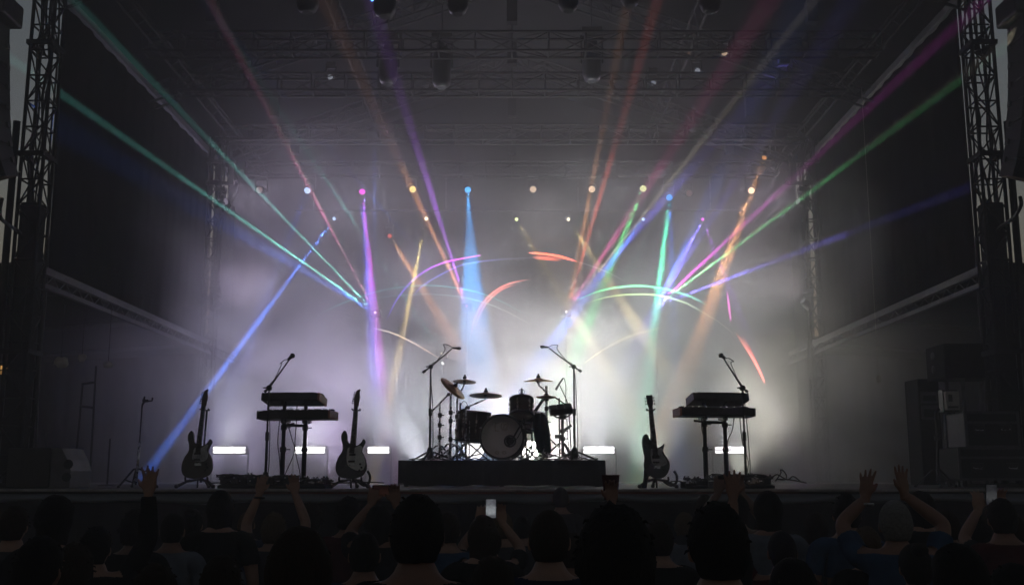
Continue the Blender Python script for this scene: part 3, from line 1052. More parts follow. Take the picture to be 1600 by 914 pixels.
hm, _, _ = vol('haze_air', .015, .25, (.93, .92, .94))
tag(MB().span((-26, -8, -1.4), (26, 34, 12)).build('haze', hm), 'thin pale stage haze filling the air', None, None, 'stuff')
sm, nt, p = vol('stage_smoke', .0, .25, (.93, .93, .94))
geo = nt.nodes.new('ShaderNodeNewGeometry')
mp = nt.nodes.new('ShaderNodeMapping'); mp.inputs['Scale'].default_value = (.8, .8, 1.05); mp.inputs['Location'].default_value = (3.1, 1.7, 0)
n1 = nt.nodes.new('ShaderNodeTexNoise'); n1.inputs['Scale'].default_value = .55; n1.inputs['Detail'].default_value = 5; n1.inputs['Roughness'].default_value = .6; n1.inputs['Distortion'].default_value = .5
nt.links.new(geo.outputs['Position'], mp.inputs['Vector']); nt.links.new(mp.outputs[0], n1.inputs['Vector'])
mr = nt.nodes.new('ShaderNodeMapRange'); mr.inputs[1].default_value = .39; mr.inputs[2].default_value = .66; mr.inputs[3].default_value = .07; mr.inputs[4].default_value = 1.35
nt.links.new(n1.outputs[0], mr.inputs[0])
sep = nt.nodes.new('ShaderNodeSeparateXYZ'); nt.links.new(geo.outputs['Position'], sep.inputs[0])


def ramp(sock, a, b_, lo=0., hi=1.):
    r = nt.nodes.new('ShaderNodeMapRange'); r.interpolation_type = 'SMOOTHSTEP'
    r.inputs[1].default_value = a; r.inputs[2].default_value = b_; r.inputs[3].default_value = lo; r.inputs[4].default_value = hi
    nt.links.new(sock, r.inputs[0])
    return r.outputs[0]


def mul(a, b_):
    m_ = nt.nodes.new('ShaderNodeMath'); m_.operation = 'MULTIPLY'
    nt.links.new(a, m_.inputs[0]); nt.links.new(b_, m_.inputs[1])
    return m_.outputs[0]


ab = nt.nodes.new('ShaderNodeMath'); ab.operation = 'ABSOLUTE'; nt.links.new(sep.outputs['X'], ab.inputs[0])
# the bank is thick near the floor and its top heaves up and down
n2 = nt.nodes.new('ShaderNodeTexNoise'); n2.inputs['Scale'].default_value = .33; n2.inputs['Detail'].default_value = 2
nt.links.new(geo.outputs['Position'], n2.inputs['Vector'])
hv = nt.nodes.new('ShaderNodeMath'); hv.operation = 'MULTIPLY_ADD'; hv.inputs[1].default_value = -8.0; hv.inputs[2].default_value = 3.9
nt.links.new(n2.outputs[0], hv.inputs[0])
zz = nt.nodes.new('ShaderNodeMath'); zz.operation = 'ADD'; nt.links.new(sep.outputs['Z'], zz.inputs[0]); nt.links.new(hv.outputs[0], zz.inputs[1])
dd = mul(mr.outputs[0], ramp(zz.outputs[0], 1.6, 6.8, 1, .07))
dd = mul(dd, ramp(sep.outputs['Z'], 6.2, 8.4, 1, 0))
dd = mul(dd, ramp(ab.outputs[0], 3.4, 7.8, 1, 0))
dd = mul(dd, mul(ramp(sep.outputs['Y'], 15.2, 17.2), ramp(sep.outputs['Y'], 21.4, 22.4, 1, 0)))
nt.links.new(dd, p.inputs['Density'])
SMOKE = MB().span((-7.8, 15.6, DECK + .005), (7.8, 22.4, 8.4)).build('smoke', sm)
tag(SMOKE, 'pale smoke rolling over the back of the stage behind the drums', None, None, 'stuff')

# ---- white floodlights on the floor behind the riser: they make the bright bank of haze
for px, y, P, deg, d, colr, lab in (
        (665, 17.2, 270, 85, (-.35, -.1, 1), (.88, .92, 1), 'flood lamp facing up on the floor behind the nearer boom stand'),
        (730, 18.6, 800, 85, (-.15, -.1, 1), (1, .95, .95), 'flood lamp facing up on the floor behind the floor tom'),
        (800, 17.2, 700, 85, (0, -.1, 1), (1, .97, .95), 'flood lamp facing up on the floor behind the bass drum'),
        (870, 18.6, 850, 85, (.15, -.1, 1), (1, .98, .93), 'flood lamp facing up on the floor behind the sample pad'),
        (912, 17.2, 150, 85, (.4, -.1, 1), (.96, 1, .95), 'flood lamp facing up on the floor behind the boom stand by the pad')):
    x = ground_at(px, y, DECK)
    t = thing('flood_lamp', lab, 'flood lamp', (x, y, DECK), 'flood lamps on the floor behind the riser')
    d = Vector(d).normalized()
    rot = Vector((0, 0, 1)).rotation_difference(d).to_matrix()
    c = Vector((x, y, DECK + .12))
    MB().box(c, (.40, .26, .12), rot).build('housing', M['black'], t, bevel=.012)
    MB().box(c + d * .063, (.36, .22, .008), rot).build('lens', emat('flood_lens', colr, 2.0), t)
    b = MB()
    for e in (-1, 1):
        b.box((x + e * .23, y, DECK + .08), (.02, .06, .15))
    b.box((x, y, DECK + .006), (.48, .2, .011))
    b.build('yoke', M['black'], t)
    spot(t, c + d * .09, d, colr, P * KF, deg, .25, 1)
# coloured uplights added along the back floor only to fill and tint the haze
for px, y, d, P, deg, colr, lab in (
        (395, 20.6, (-.10, -.15, 1), 250, 108, (.72, .62, 1), 'added violet uplight on the floor behind the longer keyboards'),
        (520, 20.2, (-.05, -.15, 1), 357, 108, (.78, .64, 1), 'added lilac uplight on the floor behind the white guarded guitar'),
        (345, 20.8, (-.35, -.1, 1), 170, 108, (.70, .62, 1), 'added violet uplight on the floor behind the sunburst guitar'),
        (1010, 20.2, (.05, -.15, 1), 357, 108, (.90, 1, .90), 'added pale green uplight on the floor behind the strapped guitar'),
        (1150, 21.0, (.40, -.1, 1), 408, 108, (1, .96, .82), 'added warm white uplight on the floor behind the far keyboard stand')):
    x = ground_at(px, y, DECK)
    t = thing('added_uplight', lab, 'uplight', (x, y, DECK), 'added uplights along the back of the stage floor')
    d = Vector(d).normalized()
    rot = Vector((0, 0, 1)).rotation_difference(d).to_matrix()
    c = Vector((x, y, DECK + .08))
    MB().lathe([(.07, -.06), (.09, -.04), (.09, .03), (.075, .032), (.07, .02)], 20, c, d).build('housing', M['black'], t)
    MB().lathe([(.001, .021), (.068, .021), (.068, .012)][::-1], 18, c, d).build('lens', emat('added_uplight_lens', colr, 1.0), t)
    MB().box((x, y, DECK + .008), (.24, .14, .015)).build('bracket', M['black'], t)
    spot(t, c + d * .05, d, colr, P * KW, deg, .4, 1)

# wash lamps added on the slim rear towers just to brighten the high haze
for sgn, z, aim, P, colr, lab in (
        (-1, 5.0, (2.2, -1.0, 1.6), 420, (.86, .72, 1), 'added lilac wash lamp clamped half way up the rear tower in the violet haze'),
        (-1, 7.0, (3.0, -1.5, .6), 420, (.86, .76, 1), 'added lilac wash lamp clamped high on the rear tower in the violet haze'),
        (1, 5.0, (-2.2, -1.0, 1.6), 260, (1, .90, .95), 'added pale wash lamp clamped half way up the rear tower crossed by the green beam'),
        (1, 7.0, (-3.0, -1.5, .6), 320, (.98, .82, 1), 'added pale wash lamp clamped high on the rear tower crossed by the green beam')):
    p = Vector((sgn * 5.68, 20.42, z))
    d = Vector(aim).normalized()
    t = moving_head(p, d, .06, colr, .2, lab, None, 'added wash lamps clamped to the rear towers')
    MB().rod(t.location + Vector((0, 0, .12)), (sgn * 5.93, 20.42, t.location.z + .12), .02).build('clamp_arm', M['black'], t)
    spot(t, p + d * .1, d, colr, P * KT, 120, .5, 1)
# ================================================================== THE BAND'S GEAR
# ---- drum riser
RY0, RY1, RZ1 = 13.2, 15.5, 1.822
x0, x1 = ground_at(622, RY0, 1.7), ground_at(946, RY0, 1.7)
t = thing('drum_riser', 'low black riser with cloth skirt under the drum kit', 'riser', ((x0 + x1) / 2, RY0, DECK))
MB().span((x0, RY0 + .02, RZ1 - .055), (x1, RY1, RZ1)).build('platform', M['deck'], t, bevel=.004)
b = MB()
vs, fs = [], []
N = 120
for i in range(N + 1):
    q = i / N
    x = x0 + (x1 - x0) * q
    y = RY0 + .006 * math.sin(i * .9) + .004 * math.sin(i * 2.3)
    zb = DECK + .012 + .006 * math.sin(i * .31) + (.03 if i < 4 else 0)
    vs += [(x, y, zb), (x + .002 * math.sin(i), y - .003, DECK + .16), (x, y + .004, RZ1 - .008)]
for i in range(N):
    for k in range(2):
        fs.append((i * 3 + k, i * 3 + 3 + k, i * 3 + 4 + k, i * 3 + 1 + k))
b.add(vs, fs, True)
o = b.build('front_skirt', M['skirt'], t)
md = o.modifiers.new('s', 'SOLIDIFY'); md.thickness = .008
for x in (x0 + .004, x1 - .004):
    MB().span((x - .004, RY0 + .03, DECK + .02), (x + .004, RY1, RZ1 - .06)).build('side_skirt', M['skirt'], t)
for x in (x0 + .09, (x0 + x1) / 2, x1 - .09):
    for y in (RY0 + .12, RY1 - .12):
        MB().rod((x, y, DECK), (x, y, RZ1 - .055), .028).build('leg', M['darkalu'], t)

DZ = RZ1                                       # the floor of the kit


def tripod(root, c, zc, spread, a0=.5, r=.011, double=True, mat=None, z0=None):
    mat = mat or M['steel']
    z0 = c[2] if z0 is None else z0
    for k in range(3):
        a = a0 + k * 2 * math.pi / 3
        e = Vector((c[0] + math.cos(a) * spread, c[1] + math.sin(a) * spread, z0 + r))
        b = MB()
        top = Vector((c[0] + math.cos(a) * .025, c[1] + math.sin(a) * .025, z0 + zc))
        b.tube([top, top.lerp(e, .12) + Vector((0, 0, .015)), e], r, 6)
        if double:
            m = top.lerp(e, .62)
            b.rod((c[0] + math.cos(a) * .02, c[1] + math.sin(a) * .02, z0 + .05), m, r * .8, 6)
        b.ball(e, r * 1.7, 6)
        b.build('leg', mat, root)


def joint(b, p, r=.03):
    b.lathe([(r * .7, -.03), (r, -.022), (r, .022), (r * .7, .03)], 10, p)
    b.rod(Vector(p) + Vector((r * .8, 0, 0)), Vector(p) + Vector((r * 2.2, -.01, 0)), .007, 6)
    return b


def cymbal(px, py, Y, rad, axis, label, mat, group='cymbals of the drum kit'):
    c = at(px, py, Y)
    t = thing('cymbal', label, 'cymbal', c, group)
    k = rad
    pr = [(.012, .030 * k / .25), (.05 * k / .25, .022 * k / .25), (.065 * k / .25, .010 * k / .25), (k * .6, -.004), (k, -.022), (k - .002, -.026), (k * .6, -.008), (.06 * k / .25, .005), (.012, .02)]
    MB().lathe(pr, 40, c, axis).build('plate', mat, t)
    a = Vector(axis).normalized()
    b = MB()
    b.lathe([(.010, .02), (.026, .022), (.026, .05), (.012, .055), (.012, .075), (.006, .08)], 12, c, axis)
    b.lathe([(.01, -.04), (.022, -.035), (.022, -.012), (.01, -.01)], 12, c, axis)
    b.build('felt_and_nut', M['matte'], t)
    return t, c - a * .03


def cym_stand(label, base_px, Y, top_z, joints, legs=True, spread=.30, arm=None, rr=.013, a0=.5, legz=.22):
    x = ground_at(base_px, Y, DZ + .5)
    t = thing('cymbal_stand', label, 'cymbal stand', (x, Y, DZ), 'chrome stands of the drum kit')
    b = MB()
    b.rod((x, Y, DZ + .05), (x, Y, DZ + top_z * .5), rr * 1.25)
    b.rod((x, Y, DZ + top_z * .45), (x, Y, DZ + top_z), rr)
    b.build('pole', M['steel'], t)
    b = MB()
    for z in joints:
        joint(b, (x, Y, DZ + z), .026)
    b.build('clamp', M['black'], t)
    if legs:
        tripod(t, (x, Y, DZ), legz, spread, a0)
    if arm:
        b = MB()
        b.tube([Vector(p) for p in arm], .010, 8)
        for p in (arm[-1],):
            b.ball(p, .024, 8)
        b.build('boom_arm', M['steel'], t)
    return t, Vector((x, Y, DZ + top_z))


# ---- bass drum
Yb = 13.75
cB = at(784.5, 683.5, Yb)
rB = 35.5 / (F / (Yb * .985))
cB.z = max(cB.z, DZ + rB + .012)
t = thing('bass_drum', 'large bass drum with smoky front head, faded round emblem and a mic in its port', 'bass drum', (cB.x, Yb, DZ))
ax = Vector((-.06, -1, .02)).normalized()
dep = .40
MB().lathe([(rB - .012, -.005), (rB - .012, -dep), (rB - .03, -dep), (rB - .03, -.005), (rB - .012, -.005)], 56, cB, ax, caps=False).build('shell', M['drum'], t)
for dd_ in (.012, -dep + .02):
    MB().lathe([(rB - .026, .022), (rB + .004, .022), (rB + .006, -.018), (rB - .012, -.02), (rB - .026, .022)], 56, cB + ax * (dd_), ax, caps=False).build('hoop', M['hoop'], t)
hd = MB().lathe([(rB - .022, .004), (rB * .5, .006), (.001, .006)], 56, cB, ax).build('front_head', M['bhead'], t)
# emblem: a worn round crest with an upright and a curl, and two small marks near the hoop
ex = Vector((1, -.06, 0)).normalized()
ez = ax.cross(ex) * -1
if ez.z < 0:
    ez = -ez


def hp(u, v, o=.009):
    return cB + ex * u + ez * v + ax * o


b = MB()
for a0_, a1_, rr_, cu, cv in ((.4, 5.6, .048, .035, .135), (3.6, 8.6, .030, .035, .135), (1.2, 5.0, .045, -.05, .125)):
    b.tube([hp(cu + rr_ * math.cos(a0_ + (a1_ - a0_) * i / 20), cv + rr_ * 1.15 * math.sin(a0_ + (a1_ - a0_) * i / 20)) for i in range(21)], .0045, 4)
b.tube([hp(-.085, .07), hp(-.088, .13), hp(-.08, .19)], .005, 4)
b.tube([hp(.012, .1), hp(.03, .15), hp(.055, .17)], .005, 4)
b.tube([hp(.02, .185), hp(.045, .195), hp(.07, .18)], .004, 4)
b.build('emblem', M['emblem'], hd)
b = MB()
for cu in (-.065, .03):
    b.tube([hp(cu + .022 * math.cos(i * .42), -.2 + .018 * math.sin(i * .42)) for i in range(16)], .004, 4)
b.tube([hp(-.075, -.21), hp(-.06, -.19)], .004, 4)
b.build('maker_mark', M['emblem'], hd)
pc = hp(.103, -.055, .012)
MB().torus(pc, .070, .011, ax, 36, 8).build('port_ring', M['hoop'], t)
MB().torus(pc, .054, .0035, ax, 36, 6).build('port_chrome_ring', M['steel'], t)
MB().lathe([(.066, .001), (.001, .002)], 28, pc - ax * .004, ax).build('port_hole', M['matte'], t)
for k in range(8):
    a = k * math.pi / 4 + .39
    e = cB + ex * math.cos(a) * (rB + .008) + ez * math.sin(a) * (rB + .008)
    b = MB()
    b.rod(e + ax * .02, e - ax * .12, .006, 6)
    b.box(e + ax * .02, (.03, .03, .02))
    b.build('claw', M['steel'], t)
for sg in (-1, 1):
    MB().rod(cB - ax * .12 + ex * sg * rB * .92 - ez * .1, Vector((cB.x + sg * (rB + .16), Yb - .02, DZ + .01)), .010).build('spur', M['steel'], t)

# mic on a boom in front of the bass drum port
pA, pB_ = at(799, 689, Yb - .12), at(819, 654, Yb - .08)
t = thing('bass_drum_microphone', 'fat microphone on a short boom arm reaching into the bass drum port', 'microphone', (pA.x, pA.y, DZ))
b = MB()
b.lathe([(.018, -.06), (.032, -.045), (.036, .0), (.030, .03), (.012, .04)], 16, pA + Vector((0, .02, 0)), (0, -1, 0))
b.build('capsule', M['black'], t)
b = MB()
b.tube([pA + Vector((0, -.03, 0)), pA.lerp(pB_, .5) + Vector((0, -.02, 0)), pB_], .012, 8)
b.rod(pB_, Vector((pB_.x + .03, pB_.y + .22, DZ + .30)), .008)
b.rod(Vector((pB_.x + .03, pB_.y + .22, DZ + .30)), Vector((pB_.x + .03, pB_.y + .22, DZ + .015)), .010)
b.lathe([(.09, 0), (.09, .015), (.02, .03)], 18, (pB_.x + .03, pB_.y + .22, DZ))
b.build('boom_arm', M['black'], t)
MB().tube(catmull([pA + Vector((.02, .04, .01)), pA + Vector((.07, .0, .03)), at(818, 670, Yb - .06), at(822, 700, Yb), Vector((pB_.x + .06, Yb, DZ + .01))], 6), .005, 6).build('cable', M['cable'], t)


def drum(name, label, cat, c, r, h, axis, mat, lugs=8, parts=True, group=None):
    """c: centre of the top rim"""
    t = thing(name, label, cat, (c.x, c.y, DZ), group)
    a = Vector(axis).normalized()
    MB().lathe([(r - .008, -.006), (r - .008, -h + .006), (r - .02, -h + .006), (r - .02, -.006), (r - .008, -.006)], 44, c, a, caps=False).build('shell', mat, t)
    MB().lathe([(r - .012, .008), (r + .006, .010), (r + .007, -.03), (r - .004, -.032), (r - .012, .008)], 44, c, a, caps=False).build('top_hoop', M['steel'] if name == 'snare_drum' else M['hoop'], t)
    MB().lathe([(r - .004, -h + .032), (r + .007, -h + .03), (r + .006, -h - .01), (r - .012, -h - .008), (r - .004, -h + .032)], 44, c, a, caps=False).build('bottom_hoop', M['steel'] if name == 'snare_drum' else M['hoop'], t)
    MB().lathe([(r - .010, .002), (.001, .003)], 40, c, a).build('batter_head', M['dhead'], t)
    MB().lathe([(r - .010, -h - .002), (.001, -h - .003)][::-1], 40, c, a).build('lower_head', M['dhead'], t)
    u, w = frame(a)
    for k in range(lugs):
        q = 2 * math.pi * k / lugs + .2
        e = c + (u * math.cos(q) + w * math.sin(q)) * (r + .004)
        b = MB()
        b.rod(e - a * .012, e - a * (h - .012), .004, 6)
        b.box(e - a * h * .33, (.022, .022, .05)).box(e - a * h * .67, (.022, .022, .05))
        b.build('lug', M['steel'], t)
    return t


# floor tom behind the bass drum
Yt = 14.2
s_t = F / (Yt * .985)
c = at(741, 644.5, Yt)
r = 26.5 / s_t
t = drum('floor_tom', 'deep dark floor tom beside the bass drum under the flat ride cymbal', 'drum', c, r, .385, (.07, .02, 1), M['drum'], 8)
for k in range(3):
    a = 2 * math.pi * k / 3 + .3
    e = Vector((c.x + math.cos(a) * (r + .02), c.y + math.sin(a) * (r + .02), 0))
    b = MB()
    b.tube([(e.x, e.y, c.z - .12), (e.x, e.y, DZ + .10), (e.x + .02 * math.cos(a), e.y + .02 * math.sin(a), DZ + .012)], .008, 6)
    b.ball((e.x + .02 * math.cos(a), e.y + .02 * math.sin(a), DZ + .012), .014, 6)
    b.build('leg', M['steel'], t)
# clip mic over the floor tom rim
p = at(725, 636, Yt - .2)
t = thing('clip_microphone', 'small clip microphone with a curled cable on the floor tom rim', 'microphone', p)
b = MB()
b.rod(p + Vector((-.06, 0, -.05)), p + Vector((.05, 0, -.01)), .012)
b.ball(p + Vector((.06, 0, -.008)), .02, 8)
b.rod(p + Vector((-.05, 0, -.05)), p + Vector((-.055, .03, .05)), .006, 6)
b.rod(p + Vector((-.06, .02, -.08)), p + Vector((-.05, .03, .06)), .008, 6)
b.build('body', M['black'], t)
MB().tube(catmull([p + Vector((.05, 0, 0)), p + Vector((.03, 0, .06)), p + Vector((-.01, 0, .075)), p + Vector((-.04, 0, .03)), p + Vector((-.045, .02, -.05)), p + Vector((-.06, .04, -.4))], 8), .0045, 6).build('cable', M['cable'], t)

# rack tom tilted to the drummer
Yr = 14.05
c = at(814.5, 624.5, Yr)
r = 18.5 / s_t
t = drum('rack_tom', 'small dark rack tom mounted high behind the bass drum', 'drum', c, r, .23, (.0, .38, 1), M['drum'], 6)
b = MB()
b.rod(c + Vector((-.02, -.02, -.2)), Vector((cB.x + .12, Yb + .2, cB.z + rB - .02)), .012)
b.build('mount_post', M['steel'], t)
p = at(815, 612, Yr - .08)
t = thing('shock_mount_microphone', 'black microphone in a round shock ring above the rack tom', 'microphone', p)
b = MB()
b.lathe([(.008, -.06), (.016, -.045), (.018, 0), (.012, .035), (.005, .05)], 12, p)
b.rod(p + Vector((0, 0, -.10)), p + Vector((0, 0, -.05)), .012)
b.build('body', M['black'], t)
MB().torus(p + Vector((0, .01, .0)), .036, .004, (0, 1, 0.1), 28, 6).build('shock_ring', M['black'], t)
MB().box(p + Vector((0, .0, -.10)), (.04, .05, .03)).build('rim_clip', M['black'], t)

# snare
Ys = 14.45
c = at(831, 646.5, Ys)
r = 21 / (F / (Ys * .985))
t = drum('snare_drum', 'snare drum with a bright lower rim on a low basket stand', 'drum', c, r, .165, (0, .08, 1), M['skirt'], 8)
t = thing('snare_stand', 'low chrome basket stand under the snare drum', 'drum stand', (c.x, c.y, DZ), 'chrome stands of the drum kit')
b = MB()
b.rod((c.x, c.y, DZ + .08), (c.x, c.y, c.z - .24), .012)
b.build('pole', M['steel'], t)
for k in range(3):
    a = k * 2.094 + .4
    b = MB()
    b.tube([(c.x, c.y, c.z - .25), (c.x + math.cos(a) * r * .95, c.y + math.sin(a) * r * .95, c.z - .19), (c.x + math.cos(a) * (r + .015), c.y + math.sin(a) * (r + .015), c.z - .15)], .007, 6)
    b.build('basket_arm', M['steel'], t)
tripod(t, (c.x, c.y, DZ), .2, .24, .2)

# towel
x = ground_at(846, 14.15, DZ + .3)
b = MB()
vs, fs = [], []
NU, NV = 14, 22
ptop = at(842, 646, 14.1)
pbot = at(851, 706, 14.1)
for j in range(NV + 1):
    q = j / NV
    c0 = ptop.lerp(pbot, q)
    wd = .075 + .05 * math.sin(q * 2.2)
    for i in range(NU + 1):
        u = i / NU - .5
        vs.append((c0.x + u * wd * 2 * (1 - .25 * q), 14.1 + .03 * math.sin(u * 14 + q * 2) + .02 * q, c0.z - .03 * abs(u)))
for j in range(NV):
    for i in range(NU):
        fs.append((j * (NU + 1) + i, j * (NU + 1) + i + 1, (j + 1) * (NU + 1) + i + 1, (j + 1) * (NU + 1) + i))
b.add(vs, fs, True)
o = b.build('towel', M['towel'])
md = o.modifiers.new('s', 'SOLIDIFY'); md.thickness = .012
tag(o, 'dark teal towel hanging beside the snare drum', 'towel')
# throne
xT = ground_at(815, 15.1, DZ + .4)
t = thing('drum_throne', 'black round drum throne hidden behind the bass drum', 'drum stool', (xT, 15.1, DZ))
MB().lathe([(.05, .40), (.16, .40), (.17, .43), (.165, .47), (.12, .485), (.001, .488)], 28, (xT, 15.1, DZ)).build('seat', M['matte'], t)
MB().rod((xT, 15.1, DZ + .06), (xT, 15.1, DZ + .41), .016).build('pole', M['steel'], t)
tripod(t, (xT, 15.1, DZ), .22, .25, .1)

# cymbals and their stands
t, pv = cymbal(709, 605, 13.95, 24.5 / (F / (13.95 * .985)), (.66, -.30, .72), 'big crash cymbal tilted steeply at the violet side of the kit', M['bronze'])
x1_ = ground_at(704, 14.0, DZ + .6)
cym_stand('chrome cymbal stand under the steeply tilted cymbal', 704, 14.0, (at(704, 620, 14.0).z - DZ), (.28, .52, .63), arm=[(x1_, 14.0, at(704, 620, 14.0).z), tuple(pv)])
t, pv = cymbal(726, 594, 14.7, 18.5 / (F / (14.7 * .985)), (.04, .10, 1), 'small flat splash cymbal behind the steeply tilted one', M['bronze'])
pe = at(724.5, 602.5, 14.7)
cym_stand('slim chrome stand whose boom runs to the splash cymbal, behind the floor tom', 714, 14.75, (at(714, 622, 14.75).z - DZ), (.4, .62), arm=[(ground_at(714, 14.75, DZ + .7), 14.75, at(714, 622, 14.75).z), tuple(pe), tuple(pv)], a0=1.1)
t, pv = cymbal(759, 615.5, 13.9, 26 / (F / (13.9 * .985)), (.02, .10, 1), 'wide ride cymbal lying flat above the floor tom', M['bronze'])
pe = at(758, 624, 13.9)
pm = at(735, 634, 13.9)
cym_stand('chrome cymbal stand with a boom arm to the wide ride cymbal', 728, 13.9, (at(728, 635, 13.9).z - DZ), (.45,), arm=[(ground_at(728, 13.9, DZ + .6), 13.9, at(728, 635, 13.9).z), tuple(pm), tuple(pe), tuple(pv)], a0=.2)
x1_ = ground_at(687, 14.1, DZ + .5)
cym_stand('thin chrome stand with a long slanting rod beside the nearer boom mic stand', 687, 14.1, (at(687, 630, 14.1).z - DZ), (.31, .47, .60),
          arm=[tuple(at(675, 642, 14.1)), (x1_, 14.08, at(687, 630, 14.1).z), tuple(at(701, 616, 14.05))], spread=.24, rr=.010, a0=1.4, legz=.20)
t, pv = cymbal(841, 593, 14.3, 23.5 / (F / (14.3 * .985)), (0, -.10, 1), 'pale golden cymbal at the sample pad side of the kit', M['gold'])
pe = at(842, 602.5, 14.3)
t, _ = cym_stand('thick chrome stand carrying the golden cymbal and the edge-on hi-hat', 854, 14.3, (at(854, 603, 14.3).z - DZ), (.35, .52, .70), arm=[(ground_at(854, 14.3, DZ + .7), 14.3, at(854, 615, 14.3).z), tuple(at(848, 607, 14.3)), tuple(pe), tuple(pv)], rr=.017, spread=.36, a0=2.4, legz=.30)
c = at(853.5, 620.5, 14.3)
t = thing('hi_hat', 'pair of hi-hat cymbals seen edge-on with a red clutch lamp', 'hi-hat', c)
k = 15.5 / (F / (14.3 * .985))
MB().lathe([(.02, .03), (.05, .022), (k, .003), (k, 0), (.05, .017), (.02, .024)], 36, c).build('upper_plate', M['bronze'], t)
MB().lathe([(.02, -.024), (.05, -.017), (k, -.003), (k, -.006), (.05, -.022), (.02, -.03)], 36, c).build('lower_plate', M['bronze'], t)
MB().lathe([(.03, -.05), (.034, -.02), (.034, .025), (.02, .05)], 14, c).build('clutch', M['black'], t)
MB().rod(c + Vector((-k + .0, -.02, .006)), c + Vector((-k + .10, -.02, .006)), .006).build('red_tip', M['red'], t)

# drum sticks holder rod from the hi-hat stand down to the snare
p, q = at(848, 623, 14.2), at(835, 642, 14.2)
t = thing('drumstick_pair', 'dark pair of sticks leaning between hi-hat and rack tom', 'drumsticks', q)
for dx in (0, .022):
    MB().rod(q + Vector((dx, 0, 0)), p + Vector((dx, .01, 0)), .012, 8, .008).build('stick', M['black'], t)

# sample pad and its stand
Yp = 14.35
c = at(876, 640, Yp)
t = thing('sample_pad', 'black slanted sample pad beside the hi-hat stand', 'drum pad', c)
rot = Matrix.Rotation(-.12, 3, 'Y') @ Matrix.Rotation(.35, 3, 'X')
MB().box(c, (.31, .22, .085), rot).build('case', M['keyb'], t, bevel=.008)
for i in range(3):
    for j in range(2):
        MB().box(c + rot @ Vector((-.10 + .1 * i, -.05 + .1 * j, .047)), (.085, .085, .01), rot).build('pad', M['rubber'], t, bevel=.003)
x = ground_at(879, Yp, DZ + .4)
t = thing('pad_stand', 'black clamp stand under the slanted sample pad', 'stand', (x, Yp, DZ))
b = MB()
b.rod((x, Yp, DZ + .05), (x, Yp, c.z - .06), .020)
b.build('pole', M['black'], t)
b = MB()
b.tube([(x - .16, Yp - .04, c.z - .055), (x - .08, Yp, c.z - .10), (x, Yp, c.z - .11), (x + .08, Yp, c.z - .085), (x + .15, Yp - .04, c.z - .02)], .012, 8)
b.box((x, Yp, c.z - .10), (.09, .09, .06))
b.build('bracket', M['black'], t)
b = MB()
for z in (.30, .40):
    joint(b, (x, Yp, DZ + z), .034)
b.tube([(x, Yp, DZ + .40), (x + .08, Yp, DZ + .45), (x + .12, Yp, DZ + .48)], .02, 8)
b.box((x - .06, Yp, DZ + .33), (.09, .05, .05))
b.build('clamp', M['black'], t)
tripod(t, (x, Yp, DZ), .24, .30, .9, .013, True, M['black'])
x2 = ground_at(874, Yp + .12, DZ + .4)
t = thing('percussion_rod', 'thin black upright rod beside the sample pad stand', 'stand', (x2, Yp + .12, DZ))
MB().rod((x2, Yp + .12, DZ + .02), (x2, Yp + .12, at(874, 622, Yp + .12).z), .010).build('pole', M['black'], t)
MB().rod(at(866, 620, Yp + .12), at(884, 632, Yp + .12), .009).build('cross_arm', M['black'], t)
MB().lathe([(.11, 0), (.11, .014), (.02, .03)], 18, (x2, Yp + .12, DZ)).build('base', M['black'], t)

# pencil mic over the pad
p = at(873.5, 600, 14.5)
q0 = at(868.5, 609, 14.5)
e = at(879.5, 591, 14.5)
g2 = at(889, 640, 14.5)
bx = ground_at(893, 14.5, DZ)
t = thing('pencil_microphone', 'thin pencil microphone pointing down on its own small boom over the sample pad', 'microphone', (bx, 14.5, DZ))
MB().tube([q0, p, e], [.016, .014, .010], 10).build('body', M['black'], t)
b = MB()
b.rod(p, at(885, 624, 14.5), .007, 6)
b.rod(at(885, 624, 14.5), g2, .008, 6)
b.rod(g2, (bx, 14.5, DZ + .02), .009, 6)
b.lathe([(.10, 0), (.10, .014), (.02, .03)], 18, (bx, 14.5, DZ))
b.build('stand', M['black'], t)
MB().tube(catmull([e, at(882, 592, 14.52), at(884, 605, 14.52), at(884, 625, 14.52), at(886, 660, 14.55), at(889, 700, 14.55), Vector((bx + .05, 14.56, DZ + .01))], 6), .005, 6).build('cable', M['cable'], t)


